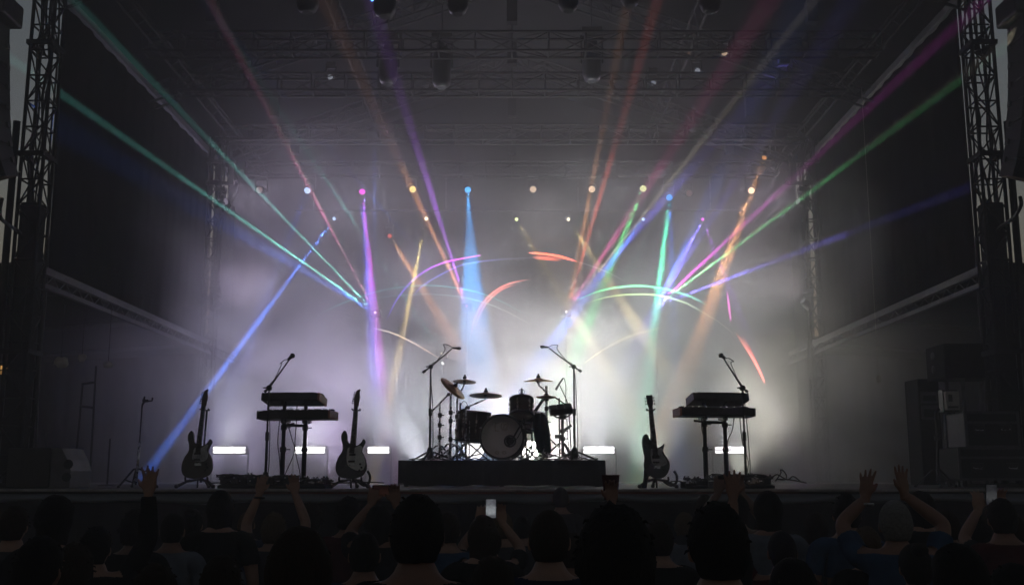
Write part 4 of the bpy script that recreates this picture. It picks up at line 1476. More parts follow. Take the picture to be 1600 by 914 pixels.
# ---- the boom microphone stands
def boom_mic(label, base_px, Y, piv, tail, tip, mic, zb, r=.011, coil=True, spread=.30, tripod_base=True, wob=0, micr=.02, group='boom microphone stands'):
    pv = at(piv[0], piv[1], Y)
    bx_ = ground_at(base_px, Y, zb)
    t = thing('microphone_stand', label, 'microphone stand', (bx_, Y, zb), group)
    b = MB()
    mid = Vector((bx_, Y, zb + .03)).lerp(pv, .5)
    b.rod((bx_, Y, zb + .03), mid, r * 1.3)
    b.rod(mid, pv, r * .95)
    b.lathe([(r * 1.2, -.05), (r * 1.9, -.04), (r * 1.9, .04), (r * 1.2, .05)], 12, mid)
    b.build('pole', M['black'], t)
    tl, tp = at(tail[0], tail[1], Y + .02), at(tip[0], tip[1], Y - .12)
    b = MB()
    b.tube([tl, pv, tp], [r * 1.1, r * .9, r * .7], 8)
    b.rod(tl, tl.lerp(pv, .35), r * 1.6)
    b.lathe([(.014, -.035), (.03, -.025), (.03, .025), (.014, .035)], 12, pv, (0, 1, 0))
    b.rod(pv + Vector((-.06, -.02, 0)), pv + Vector((.02, -.02, .0)), .008, 6)
    b.build('boom_arm', M['black'], t)
    if tripod_base:
        tripod(t, (bx_, Y, zb), .10, spread, .35, .012, False, M['black'])
        MB().lathe([(.018, .02), (.045, .04), (.05, .10), (.022, .17)], 14, (bx_, Y, zb)).build('base_collar', M['black'], t)
    else:
        MB().lathe([(.001, 0), (.12, 0), (.125, .012), (.11, .03), (.02, .045)], 24, (bx_, Y, zb)).build('round_base', M['black'], t)
    m0, m1 = at(mic[0], mic[1], Y - .13), at(mic[2], mic[3], Y - .15)
    u = m1 - m0
    b = MB()
    b.tube([m0, m0.lerp(m1, .15), m0.lerp(m1, .58), m0.lerp(m1, .62), m0.lerp(m1, .8), m1], [micr * .5, micr * .62, micr * .75, micr * 1.05, micr * 1.1, micr * .5], 12)
    b.build('microphone', M['black'], t)
    d = -u.normalized()
    side = Vector((0, 0, 1))
    pts = [m0, m0 + d * .05 + side * .03, m0 + d * .12 + side * .035, m0.lerp(pv, .35) + side * .06, m0.lerp(pv, .7) + side * .01, pv + Vector((0, -.02, -.02)), pv.lerp(Vector((bx_, Y, zb)), .4) + Vector((.03, -.02, 0)),
           Vector((bx_ + .04, Y - .03, zb + .3)), Vector((bx_ + .05, Y - .05, zb + .06)), Vector((bx_ + .2, Y - .08, zb + .01))]
    MB().tube(catmull(pts, 8), .0048, 6).build('cable', M['cable'], t)
    return t


boom_mic('tall boom microphone stand on the riser beside the steeply tilted cymbal', 671.5, 13.7, (673, 573), (660.5, 582), (706, 545), (707, 543.5, 720.5, 544.5), DZ)
boom_mic('tall boom microphone stand on the riser beside the sample pad', 898, 13.7, (896.5, 573), (908.5, 580.5), (858, 544), (857, 542.5, 844, 541.5), DZ)

# cables and small clutter lying on the riser
for i, (a_, b_) in enumerate(((640, 700), (690, 760), (845, 905), (880, 935))):
    pts = []
    for k in range(9):
        q = k / 8
        pts.append((ground_at(a_ + (b_ - a_) * q, 13.5, DZ), 13.45 + .12 * math.sin(k * 1.9 + i) + .05 * i, DZ + .012 + .02 * max(0, math.sin(k * 2.3 + i))))
    tag(MB().tube(catmull(pts, 5), .007, 6).build('riser_cable', M['cable']), ['black cable on the riser around the nearer boom stand', 'black cable on the riser between tripod legs and bass drum', 'black cable on the riser in front of the hi-hat stand', 'black cable on the riser around the boom stand by the pad'][i], 'cable', 'cables on the drum riser')


# ---- guitars
def guitar(label, cx, Y, zfoot, kind, rot_lean, body, guard_mat, strap=False, roll=0):
    """outline in the plane of the guitar, metres, origin at the lowest point of the body"""
    X = ground_at(cx, Y, DECK + .3)
    t = thing('electric_guitar', label, 'guitar', (X, Y, DECK + zfoot), 'electric guitars on floor stands', (-R(9), R(roll), 0))
    flip = -1 if kind == 'lp' else 1
    S = lambda pts: [(p[0], p[1]) for p in pts]
    out = [(p.x, p.z) for p in catmull([(a, 0, c) for a, c in body], 5, True)]
    w = lambda m_, name, mat, par=None, bevel=0: m_.build(name, mat, par or t, bevel=bevel, world=False)
    w(MB().prism(out, -.021, .021), 'body', M['gbody'] if kind == 's1' else M['gblack'], None, .006)
    nk0, nk1 = rot_lean['n0'], rot_lean['n1']
    d = (Vector((nk1[0], 0, nk1[1])) - Vector((nk0[0], 0, nk0[1]))).normalized()
    s = Vector((d.z, 0, -d.x))
    a, e = Vector((nk0[0], 0, nk0[1])), Vector((nk1[0], 0, nk1[1]))
    neck = [a - s * .027 - d * .05, a + s * .027 - d * .05, e + s * .021, e - s * .021]
    w(MB().prism([(p.x, p.z) for p in neck], -.024, -.004), 'neck', M['maple'], None, .004)
    fb = [a - s * .028 - d * .10, a + s * .028 - d * .10, e + s * .0215, e - s * .0215]
    w(MB().prism([(p.x, p.z) for p in fb], -.031, -.0245), 'fingerboard', M['rosew'])
    fr = MB()
    L = (e - a).length
    for k in range(1, 20):
        q = e - d * (L * 1.45) * (1 - 2 ** (-k / 12))
        if (q - a).dot(d) > -.09:
            fr.rod(q - s * .022 + Vector((0, -.0315, 0)), q + s * .022 + Vector((0, -.0315, 0)), .0014, 5)
    w(fr, 'fret', M['steel'])
    hs = [Vector((e.x, 0, e.z)) + s * u + d * v for u, v in rot_lean['head']]
    hs2 = [(p.x, p.z) for p in (catmull(hs, 3, True) if kind != 'lp' else hs)]
    w(MB().prism(hs2, -.022, -.006), 'headstock', M['gblack'] if kind == 'lp' else M['maple'], None, .003)
    for u, v, sd in rot_lean['pegs']:
        p = e + s * u + d * v
        b_ = MB()
        b_.rod(p + Vector((0, -.012, 0)), p + s * sd * .016 + Vector((0, -.012, 0)), .004, 6)
        b_.lathe([(.004, -.008), (.010, -.006), (.010, .006), (.004, .008)], 8, p + s * sd * .02 + Vector((0, -.012, 0)), s)
        w(b_, 'tuner', M['steel'])
    for c_, r_, mt in rot_lean['plates']:
        o2 = [(p.x, p.z) for p in catmull([(x_, 0, z_) for x_, z_ in c_], 5, True)]
        w(MB().prism(o2, -.0245, -.0212), 'pickguard', guard_mat)
    for (x_, z_), (ww, hh) in rot_lean['pickups']:
        w(MB().prism([(x_ - ww, z_ - hh), (x_ + ww, z_ - hh), (x_ + ww, z_ + hh), (x_ - ww, z_ + hh)], -.031, -.025), 'pickup', M['matte'], None, .002)
    bx_, bz_ = rot_lean['bridge']
    w(MB().box((bx_, -.029, bz_), (.075, .016, .028)), 'bridge', M['steel'], None, .002)
    for x_, z_ in rot_lean['knobs']:
        w(MB().lathe([(.011, 0), (.011, .012), (.008, .015), (.001, .0155)], 12, (x_, -.022, z_), (0, -1, 0)), 'knob', M['matte'])
    st_ = MB()
    for k in range(6):
        o_ = (k - 2.5) / 2.5
        st_.rod(Vector((bx_, -.038, bz_)) + s * o_ * .026, e + s * o_ * .017 + Vector((0, -.034, 0)), .0007, 4)
    w(st_, 'string', M['steel'])
    if strap:
        pts = [(-.05, .02, .42), (-.075, .05, .28), (-.098, .04, .10), (-.112, .02, -.03), (-.135, .0, -.09), (-.13, -.02, -.095), (-.115, -.01, -.02), (-.09, .0, .08), (-.06, .02, .03)]
        b_ = MB()
        P = catmull(pts, 6)
        vs, fs = [], []
        for i_, p in enumerate(P):
            d_ = P[min(i_ + 1, len(P) - 1)] - P[max(0, i_ - 1)]
            sd = Vector((d_.z, 0, -d_.x)).normalized() * .024 + Vector((0, .012, 0))
            vs += [p - sd, p + sd]
        for i_ in range(len(P) - 1):
            fs.append((2 * i_, 2 * i_ + 1, 2 * i_ + 3, 2 * i_ + 2))
        b_.add(vs, fs, True)
        o_ = w(b_, 'strap', M['strap'])
        md_ = o_.modifiers.new('s', 'SOLIDIFY'); md_.thickness = .005
        pts = [(-.052, .0, .93 - .06), (-.056, .01, .72), (-.045, .02, .55), (-.05, .02, .42)]
        b_ = MB()
        b_.tube(catmull(pts, 6), .012, 6)
        w(b_, 'strap_tail', M['strap'])
    return t, X


K = 1 / 649.0
T1 = lambda pts: [((x - 632) * K, (786 - y) * K) for x, y in pts]
strat = T1([(578, 443), (560, 468), (558, 505), (568, 545), (566, 590), (540, 630), (522, 680), (522, 730), (545, 768), (600, 786), (660, 786), (715, 766), (738, 722), (738, 670), (722, 625), (708, 598), (714, 565), (730, 535), (728, 518), (715, 511), (700, 535), (668, 556), (630, 545), (606, 520), (600, 478), (592, 450)])
guard = T1([(600, 600), (612, 570), (640, 572), (668, 566), (696, 548), (708, 560), (698, 590), (708, 625), (700, 655), (670, 672), (630, 668), (598, 650)])
sp1 = dict(n0=T1([(640, 545)])[0], n1=T1([(664, 262)])[0],
           head=[(-.021, -.01), (-.026, .03), (-.030, .08), (-.020, .13), (-.012, .165), (.004, .18), (.026, .19), (.032, .18), (.03, .165), (.026, .15), (.036, .10), (.030, .04), (.022, -.01)],
           pegs=[(-.026 + .003 * k, .03 + .024 * k, -1) for k in range(6)], plates=[(guard, 0, 0)], pickups=[(T1([(632, 612)])[0], (.036, .010)), (T1([(628, 655)])[0], (.036, .010))],
           bridge=T1([(640, 690)])[0], knobs=T1([(695, 690), (705, 715), (690, 735)]))
guitar('dark sunburst electric guitar with a grey mottled guard, nearest the wedge monitor', 309.5, 11.8, .105, 's1', sp1, strat, M['guardg'], False, -3.5)
guard2 = T1([(604, 580), (618, 566), (650, 572), (690, 556), (712, 572), (704, 600), (722, 640), (732, 690), (716, 730), (680, 735), (640, 720), (606, 690), (598, 640)])
sp2 = dict(sp1); sp2['plates'] = [(guard2, 0, 0)]
sp2['pickups'] = [(T1([(640, 620)])[0], (.036, .010)), (T1([(634, 668)])[0], (.036, .010))]
guitar('black electric guitar with a plain white guard, between the keyboards and the riser', 550, 11.8, .105, 's2', sp2, strat, M['guard'], False, -2.5)
K2 = 1 / (3.657 * 142)
T2 = lambda pts: [((x - 170) * K2, (806 - y) * K2) for x, y in pts]
lp = T2([(108, 556), (94, 572), (90, 610), (97, 650), (104, 690), (100, 735), (115, 775), (150, 800), (190, 806), (225, 790), (245, 752), (246, 715), (230, 685), (214, 660), (212, 640), (218, 618), (216, 607), (200, 622), (178, 632), (152, 622), (136, 590), (122, 560)])
guard3 = T2([(138, 655), (150, 636), (176, 640), (198, 632), (208, 645), (206, 665), (222, 690), (232, 715), (215, 735), (180, 735), (150, 725), (140, 690)])
sp3 = dict(n0=T2([(162, 632)])[0], n1=T2([(140, 392)])[0], head=[(-.021, -.01), (-.034, .03), (-.036, .10), (-.038, .128), (-.018, .132), (-.008, .126), (.006, .132), (.032, .13), (.034, .10), (.030, .03), (.021, -.01)],
           pegs=[(-.03, .03 + .034 * k, -1) for k in range(3)] + [(.028, .03 + .034 * k, 1) for k in range(3)], plates=[(guard3, 0, 0)],
           pickups=[(T2([(168, 686)])[0], (.040, .018)), (T2([(170, 716)])[0], (.036, .008))], bridge=T2([(176, 745)])[0], knobs=T2([(212, 755), (222, 735)]))
guitar('black double cutaway electric guitar with a strap, past the drum riser', 1024.5, 11.8, .105, 'lp', sp3, lp, M['guardg'], True, 2)


def guitar_stand(label, cx, Y, hook, lean):
    X = ground_at(cx, Y, DECK + .1)
    t = thing('guitar_stand', label, 'guitar stand', (X, Y, DECK), 'low guitar stands')
    b = MB()
    b.rod((X, Y + .10, DECK + .06), (X + lean, Y + .20, DECK + .86), .011)
    b.build('post', M['black'], t)
    b = MB()
    top = Vector((X + lean, Y + .18, DECK + .86))
    b.tube([top + Vector((-.045, -.09, .01)), top + Vector((-.04, -.02, 0)), top, top + Vector((.04, -.02, 0)), top + Vector((.045, -.09, .01))], .009, 6)
    b.build('neck_yoke', M['rubber'], t)
    b = MB()
    for sg in (-1, 1):
        b.tube(catmull([(X, Y + .10, DECK + .09), (X + sg * .09, Y + .02, DECK + .085), (X + sg * .12, Y - .06, DECK + .08), (X + sg * .12, Y - .085, DECK + .12)], 5), .011, 7)
    b.build('cradle', M['rubber'], t)
    for sg, x_, y_ in ((-1, -.20, -.12), (1, .20, -.12), (0, .01, .38)):
        b = MB()
        b.tube([(X, Y + .10, DECK + .10), (X + x_ * .6, Y + .1 + (y_ - .1) * .6, DECK + .07), (X + x_, Y + y_, DECK + .018)], [.014, .014, .018], 8)
        b.ball((X + x_, Y + y_, DECK + .02), .024, 8)
        b.build('leg', M['black'], t)
    MB().rod((X, Y - .02, DECK + .09), (X, Y - .02, DECK + .004), .010).build('centre_foot', M['black'], t)
    if hook:
        b = MB()
        b.tube(catmull([(X + .08, Y - .03, DECK + .07), (X + .15, Y - .06, DECK + .03), (X + .205, Y - .08, DECK + .06), (X + .215, Y - .08, DECK + .13), (X + .185, Y - .08, DECK + .185)], 6), .014, 8)
        b.build('hook_arm', M['rubber'], t)
    return t


guitar_stand('low black guitar stand under the sunburst guitar', 310, 11.84, False, .0)
guitar_stand('low black guitar stand with a curled arm under the white guarded guitar', 549, 11.84, True, .017)
guitar_stand('low black guitar stand with a curled arm under the strapped guitar', 1025.5, 11.84, True, -.032)

# ---- keyboards
Yk = 11.75


def keyboard(label, cx, cy, Y, w, h, dpt, ang, tilt, cheek_side, group='stage keyboards on the stands', roll=0):
    c = at(cx, cy, Y)
    t = thing('keyboard', label, 'keyboard', c, group, (tilt, roll, ang))
    W = lambda m_, n_, mt, par=None, bv=0: m_.build(n_, mt, par or t, bevel=bv, world=False)
    W(MB().box((0, dpt / 2, 0), (w, dpt, h)), 'case', M['keyb'], None, .008)
    for sg in (-1, 1):
        prof = [(0, -h / 2 - .002), (dpt + .004, -h / 2 - .002), (dpt + .004, h / 2 + .004), (dpt * .35, h / 2 + .004), (0, h / 2)]
        b_ = MB()
        x_a, x_b = sg * (w / 2 + .001), sg * (w / 2 + .024)
        n_ = len(prof)
        vs = [(x_a, y_ - .003, z_) for y_, z_ in prof] + [(x_b, y_ - .003, z_) for y_, z_ in prof]
        b_.add(vs, [(i, (i + 1) % n_, n_ + (i + 1) % n_, n_ + i) for i in range(n_)] + [tuple(range(n_)), tuple(range(n_, 2 * n_))])
        W(b_, 'wood_cheek' if sg == cheek_side else 'end_cheek', M['wood'] if sg == cheek_side else M['keyb'], None, .004)
    # keys on the player's side (away from the crowd)
    nk = int(w / .0236)
    b_ = MB()
    for i in range(nk):
        b_.box((-w / 2 + .02 + i * .0232 + .0116, dpt - .06, h / 2 + .008), (.0222, .14, .014))
    W(b_, 'white_key', M['ivory'])
    b_ = MB()
    for i in range(nk):
        if i % 7 not in (2, 6):
            b_.box((-w / 2 + .02 + (i + 1) * .0232, dpt - .085, h / 2 + .022), (.012, .09, .018))
    W(b_, 'black_key', M['matte'])
    b_ = MB()
    b_.box((0, .06, h / 2 + .004), (w * .9, .09, .006))
    W(b_, 'control_panel', M['black'])
    for i in range(10):
        W(MB().lathe([(.009, 0), (.009, .012), (.001, .013)], 10, (-w * .36 + i * w * .08, .06, h / 2 + .008)), 'knob', M['matte'])
    for i in range(5):
        W(MB().box((-w * .3 + i * .06, -.004, 0), (.022, .008, .02)), 'rear_socket', M['black'])
    return t


def kb_stand(label, pa, pb, Y, z1, z2, sgn):
    """two stout posts with arms for two keyboards"""
    xa, xb = ground_at(pa, Y, DECK + .4), ground_at(pb, Y + .1, DECK + .4)
    t = thing('keyboard_stand', label, 'keyboard stand', ((xa + xb) / 2, Y, DECK), 'two tier keyboard stands')
    for x, y in ((xa, Y + .02), (xb, Y + .14)):
        b = MB()
        b.rod((x, y, DECK + .02), (x, y, z2 + .03), .021)
        b.rod((x, y, DECK + .02), (x, y, DECK + .42), .026)
        b.build('post', M['darkalu'], t)
        b = MB()
        b.box((x, y + .04, DECK + .014), (.07, .5, .026))
        b.build('foot', M['black'], t, bevel=.005)
        for z in (z1, z2):
            b = MB()
            b.tube([(x, y - .10, z - .012), (x, y, z - .012), (x, y + .30, z + .01)], .017, 8)
            b.box((x, y - .10, z + .004), (.03, .03, .05))
            b.tube([(x, y, z - .06), (x + .03 * sgn, y + .14, z - .02)], .012, 6)
            b.build('support_arm', M['black'], t)
        b = MB()
        joint(b, (x, y, DECK + .42), .036)
        joint(b, (x, y, z1 - .07), .034)
        b.build('clamp', M['black'], t)
    b = MB()
    b.rod((xa, Y + .02, z1 - .045), (xb, Y + .14, z1 - .045), .016)
    b.rod((xa, Y + .02, z1 - .045), (xa - sgn * .12, Y - .01, z1 - .03), .012)
    b.build('crossbar', M['black'], t)
    return t


def zk(py):
    return at(800, py, Yk).z


kb_stand('two tier keyboard stand between the sunburst and the white guarded guitar', 441.5, 474.5, Yk + .1, zk(657), zk(628.5), -1)
keyboard('longer lower keyboard with reddish end cheek, nearer the sunburst guitar', 458, 647.5, Yk, .80, .088, .29, R(-9), R(-2), 1)
keyboard('shorter upper keyboard with slanted reddish cheek, nearer the sunburst guitar', 453.5, 619, Yk + .05, .63, .085, .27, R(-9), R(-12), 1, roll=R(.6))
kb_stand('two tier keyboard stand past the strapped guitar', 1102.5, 1135, Yk + .1, zk(652), zk(625.5), 1)
keyboard('longer lower keyboard with pale reddish cheek, past the strapped guitar', 1122, 643, Yk, .82, .088, .29, R(8), R(-2), -1)
keyboard('shorter upper keyboard in a dark case, past the strapped guitar', 1127, 619, Yk + .05, .60, .085, .27, R(9), R(-12), 0)
boom_mic('straight black stand with a raised boom at the keyboards nearer the sunburst guitar', 414, 11.55, (420.5, 606), (413.5, 612), (452, 562), (450, 562, 459.5, 553.5), DECK, spread=.22, micr=.027)
boom_mic('straight black stand with a raised boom at the keyboards past the strapped guitar', 1166.5, 11.55, (1160, 606), (1168, 612), (1131, 560), (1133, 560, 1124, 553.5), DECK, spread=.2, tripod_base=False, micr=.027)
# clips on the boom at the far keyboards
for i, (q0, q1, Yc) in enumerate((((1146, 579), (1143, 587), 11.48), ((1152, 589), (1147, 594), 11.5))):
    pass

# cables hanging from the keyboards
for i, (pts, lab) in enumerate((
        ([(437, 657), (434, 690), (437, 720), (438, 750), (430, 756)], 'black cable hanging from the nearer keyboards along the first post'),
        ([(449, 660), (456, 685), (460, 705), (448, 735), (440, 752)], 'black cable looping between the posts of the nearer keyboard stand'),
        ([(464, 632), (463, 660), (461, 700), (468, 735), (470, 754)], 'black cable crossing to the second post of the nearer keyboard stand'),
        ([(483, 655), (480, 668), (478, 690), (475, 700)], 'short black cable beside the second post of the nearer keyboard stand'),
        ([(1096, 653), (1097, 672), (1101, 690), (1102, 720), (1104, 752)], 'black cable hanging along the first post of the far keyboard stand'),
        ([(1147, 652), (1144, 672), (1137, 690), (1136, 720), (1140, 753)], 'black cable hanging along the second post of the far keyboard stand'),
        ([(1132, 682), (1131, 690), (1133, 700), (1135, 706)], 'short curled cable on the second post of the far keyboard stand'),
        ([(1156, 652), (1160, 690), (1169, 720), (1167, 745), (1172, 756)], 'thin cable hanging beside the straight stand at the far keyboards'))):
    P = [at(x_, y_, 11.8 + .03 * math.sin(k)) for k, (x_, y_) in enumerate(pts)]
    for p in P:
        p.z = max(p.z, DECK + .008)
    tag(MB().tube(catmull(P, 8), .0055, 6).build('hanging_cable', M['cable']), lab, 'cable', 'cables hanging from the keyboards')


# ---- pedalboards
def pedalboard(label, pa, pb, Y, h, n, cables, seed):
    r_ = random.Random(seed)
    xa, xb = ground_at(pa, Y, DECK), ground_at(pb, Y, DECK)
    t = thing('pedalboard', label, 'pedalboard', ((xa + xb) / 2, Y, DECK), 'pedalboards on the stage floor')
    b = MB()
    b.add([(xa, Y - .16, DECK + .004), (xb, Y - .16, DECK + .004), (xb, Y + .2, DECK + .004), (xa, Y + .2, DECK + .004),
           (xa, Y - .16, DECK + .03), (xb, Y - .16, DECK + .03), (xb, Y + .2, DECK + .075), (xa, Y + .2, DECK + .075)],
          [(3, 2, 1, 0), (4, 5, 6, 7), (0, 1, 5, 4), (1, 2, 6, 5), (2, 3, 7, 6), (3, 0, 4, 7)])
    b.build('board', M['case'], t)
    nx = max(2, int((xb - xa) / .10))
    for i in range(nx):
        for j in range(2):
            x = xa + (i + .5) * (xb - xa) / nx
            y = Y - .07 + .17 * j
            z = DECK + .05 + .035 * j
            hh = h * r_.uniform(.5, .85)
            pd = MB().box((x, y, z + hh / 2), (.07 + r_.uniform(-.008, .008), .115, hh)).build('pedal', r_.choice([M['black'], M['grey'], M['case'], M['steel'], M['matte']]), t, bevel=.006)
            m_ = MB()
            m_.lathe([(.009, 0), (.009, .014), (.001, .015)], 10, (x - .018, y + .03, z + hh)).lathe([(.009, 0), (.009, .014), (.001, .015)], 10, (x + .018, y + .03, z + hh))
            m_.build('knob', M['matte'], pd)
            MB().lathe([(.010, 0), (.010, .012), (.001, .014)], 10, (x, y - .035, z + hh)).build('footswitch', M['steel'], pd)
    for k in range(cables):
        pts = []
        x = r_.uniform(xa, xb)
        for q in range(9):
            pts.append((min(max(x + r_.uniform(-.12, .12), xa - .03), xb + .03), Y + r_.uniform(-.14, .2), DECK + .05 + h * r_.uniform(.4, 1.2)))
        MB().tube(catmull(pts, 6), .006, 6).build('patch_cable', M['cable'], t)
    return t


pedalboard('pedalboard heaped with tangled cables, beside the sunburst guitar', 346, 408, 11.42, .085, 8, 12, 1)
pedalboard('pedalboard under the nearer keyboards with a few cables', 416, 459, 11.45, .075, 5, 6, 2)
pedalboard('row of small shiny pedals beside the white guarded guitar', 466, 512, 11.5, .04, 6, 3, 3)
pedalboard('low flat pedalboard between the strapped guitar and the far keyboards', 1068, 1100, 11.42, .045, 4, 2, 4)
pedalboard('tall cluttered pedalboard under the far keyboards', 1112, 1152, 11.42, .085, 5, 8, 5)
pedalboard('pedalboard piled with cables past the straight stand', 1168, 1205, 11.42, .08, 5, 8, 6)
# a cap left on a pedalboard? a folded dark cloth
# loose cable loops on the floor
for pts, lab in (([(1204, 752), (1216, 744), (1228, 752), (1240, 747), (1254, 756)], 'loose black cable snaking over the deck past the last pedalboard'),
                 ([(1212, 754), (1222, 742), (1218, 737), (1224, 738), (1231, 746), (1224, 752), (1214, 751), (1236, 752), (1258, 757)], 'loose black cable rising in a loop past the last pedalboard'),
                 ([(600, 757), (575, 756), (520, 757.5), (516, 757)], 'thin cable lying on the deck behind the white guarded guitar'),
                 ([(325, 758), (338, 757), (346, 758)], 'short cable on the deck beside the sunburst guitar'),
                 ([(1044, 756), (1060, 754), (1068, 757)], 'short cable on the deck beside the strapped guitar')):
    Pw = []
    for k, (x_, y_) in enumerate(pts):
        p = at(x_, y_, 11.5)
        p.z = max(DECK + .008, p.z + .02)
        p.y += .06 * math.sin(k * 2.1)
        Pw.append(p)
    tag(MB().tube(catmull(Pw, 8), .007, 6).build('floor_cable', M['cable']), lab, 'cable', 'cables lying on the deck')

# ---- the sides of the stage
# empty stand with a yoke top
Yv = 12.3
xv = ground_at(213, Yv, DECK + .1)
t = thing('yoke_stand', 'empty tripod stand with a small forked head, beside the sunburst guitar', 'stand', (xv, Yv, DECK))
p0, p1, p2 = Vector((xv, Yv, DECK + .03)), at(218, 690, Yv), at(222, 634, Yv)
MB().tube([p0, p1], .015, 8).build('lower_pole', M['steel'], t)
MB().tube([p1, p2], .009, 8).build('upper_pole', M['black'], t)
b = MB()
h = at(227, 626, Yv)
b.tube([p2, at(223, 631, Yv), h], .012, 8)
b.box(h, (.05, .06, .03))
b.tube([h, at(232, 626.5, Yv), at(237.5, 626, Yv), at(238.5, 621, Yv)], .010, 6)
b.tube([h, at(225, 623, Yv - .04), at(226, 620, Yv - .08)], .010, 6)
b.build('forked_head', M['rubber'], t)
tripod(t, (xv, Yv, DECK), .21, .24, .0, .011, True, M['black'])
# wedge monitor
c = at(82, 728, 11.9)
t = thing('monitor_wedge', 'dark monitor wedge with two round holes in its grey side', 'monitor speaker', (c.x, 11.9, DECK))
L0, L1 = ground_at(38, 11.9, DECK), ground_at(88, 11.9, DECK)
prof = [(12.0 - .30, DECK + .003), (12.0 + .30, DECK + .003), (12.0 + .28, DECK + .42), (12.0 + .05, DECK + .44), (12.0 - .30, DECK + .14)]
b = MB()
xa, xb = ground_at(20, 11.9, DECK), ground_at(86, 11.9, DECK)
zt, zm, zb_ = at(800, 700, 11.9).z, at(800, 722, 11.9).z, DECK + .003
b.span((xa, 11.72, zb_), (xb, 12.35, zt))
b.build('cabinet', M['black'], t, bevel=.012)
side = [(xb + .002, zb_), (ground_at(118, 11.9, DECK + .05), zb_), (ground_at(119, 11.9, DECK + .1), at(800, 735, 11.9).z), (ground_at(114, 11.9, DECK + .2), at(800, 719, 11.9).z), (ground_at(104, 11.9, DECK + .3), zt), (xb + .002, zt)]
sd = MB().prism(side, 11.74, 12.33).build('grey_end', M['grey'], t, bevel=.008)
for px_, py_, r_, ti in ((107, 725, .052, .5), (104, 745, .05, .2)):
    q = at(px_, py_, 11.735)
    MB().lathe([(r_, .004), (r_ * .8, .0), (.001, -.001)], 20, q, (0, -1, 0)).build('handle_hole', M['matte'], t)
# ladder-like frame at the wing
t = thing('ladder_frame', 'bare metal ladder frame standing in the dark wing above the wedge monitor', 'frame', (ground_at(136, 14.0, DECK), 14.0, DECK))
for pa, pb in (((120, 700), (129, 602)), ((141, 735), (150, 572))):
    MB().rod(at(*pa, 14.0), at(*pb, 14.0), .014).build('upright', M['grey'], t)
for pa, pb in (((128, 600), (149, 597)), ((125, 634), (147, 637))):
    MB().rod(at(*pa, 14.0), at(*pb, 14.0), .016).build('rung', M['grey'], t)
MB().rod((at(120, 700, 14).x, 14, DECK), at(120, 700, 14.0), .014).build('foot', M['grey'], t)
MB().rod((at(141, 735, 14).x, 14, DECK), at(141, 735, 14.0), .014).build('foot', M['grey'], t)
MB().span((at(122, 732, 14.2).x, 14.0, at(122, 733, 14.2).z - .02), (at(137, 732, 14.2).x, 14.3, at(137, 730, 14.2).z)).build('shelf', M['paper'], t)
# more pipes there
for px_, y0_, y1_, lab in ((172, 755, 685, 'thin steel pipe standing between the ladder frame and the forked stand'), (75, 748, 660, 'thin steel pipe standing beside the wedge monitor in the dark wing')):
    p = at(px_, y1_, 14.3)
    t = thing('pipe_stand', lab, 'pipe', (p.x, 14.3, DECK))
    MB().rod((p.x, 14.3, DECK + .01), p, .012).build('pipe', M['grey'], t)
    MB().lathe([(.12, 0), (.12, .012), (.02, .02)], 18, (p.x, 14.3, DECK)).build('base', M['black'], t)
# wrapped bundles hung in the wing
for px_, py_, s_, lab in ((95, 566, .10, 'pale crumpled cloth bundle hung under the canopy over the wedge monitor'), (128, 559, .06, 'small pale cloth bundle hung beside the larger one under the canopy'), (169, 570, .06, 'dim cloth bundle hung nearest the haze under the canopy')):
    p = at(px_, py_, 15.0)
    b = MB()
    n0 = len(b.v)
    b.ball(p, s_, 10, (1.1, .6, .8))
    for v in b.v:
        v += Vector((noise.noise(v * 14), noise.noise(v * 14 + Vector((5, 0, 0))), noise.noise(v * 14 + Vector((0, 7, 0))))) * s_ * .5
    t = thing('cloth_bundle', lab, 'bundle', p, 'cloth bundles hung in the wing')
    b.build('wrapped_cloth', M['cloth'], t)
    MB().rod(p + Vector((0, 0, s_ * .5)), (p.x, p.y, 4.05), .005, 6).build('cord', M['cable'], t)
# small amber lamp seen far at the side
for px_, py_, Yl, colr, s_, sz, lab in ((3, 578, 15, (1, .5, .15), .5, .07, 'small amber work lamp glowing in the dark wing by the wedge monitor'), (1585, 597, 15.5, (1, .85, .6), 1.1, .05, 'small warm square work lamp glowing above the flight cases')):
    p = at(px_, py_, Yl)
    t = thing('work_lamp', lab, 'lamp', p)
    MB().box(p + Vector((0, .05, 0)), (sz * 2.2, .08, sz * 2.4)).build('housing', M['black'], t, bevel=.008)
    for dz in (-.5, .5):
        MB().box(p + Vector((0, .006, dz * sz)), (sz * 1.9, .01, sz * .75)).build('glowing_panel', emat('work_lamp_panel', colr, s_ * (.35 if dz < 0 else 1)), t)
    MB().rod(p + Vector((0, .05, sz * 1.2)), (p.x, p.y + .05, 3.98), .01).build('hanger', M['black'], t)

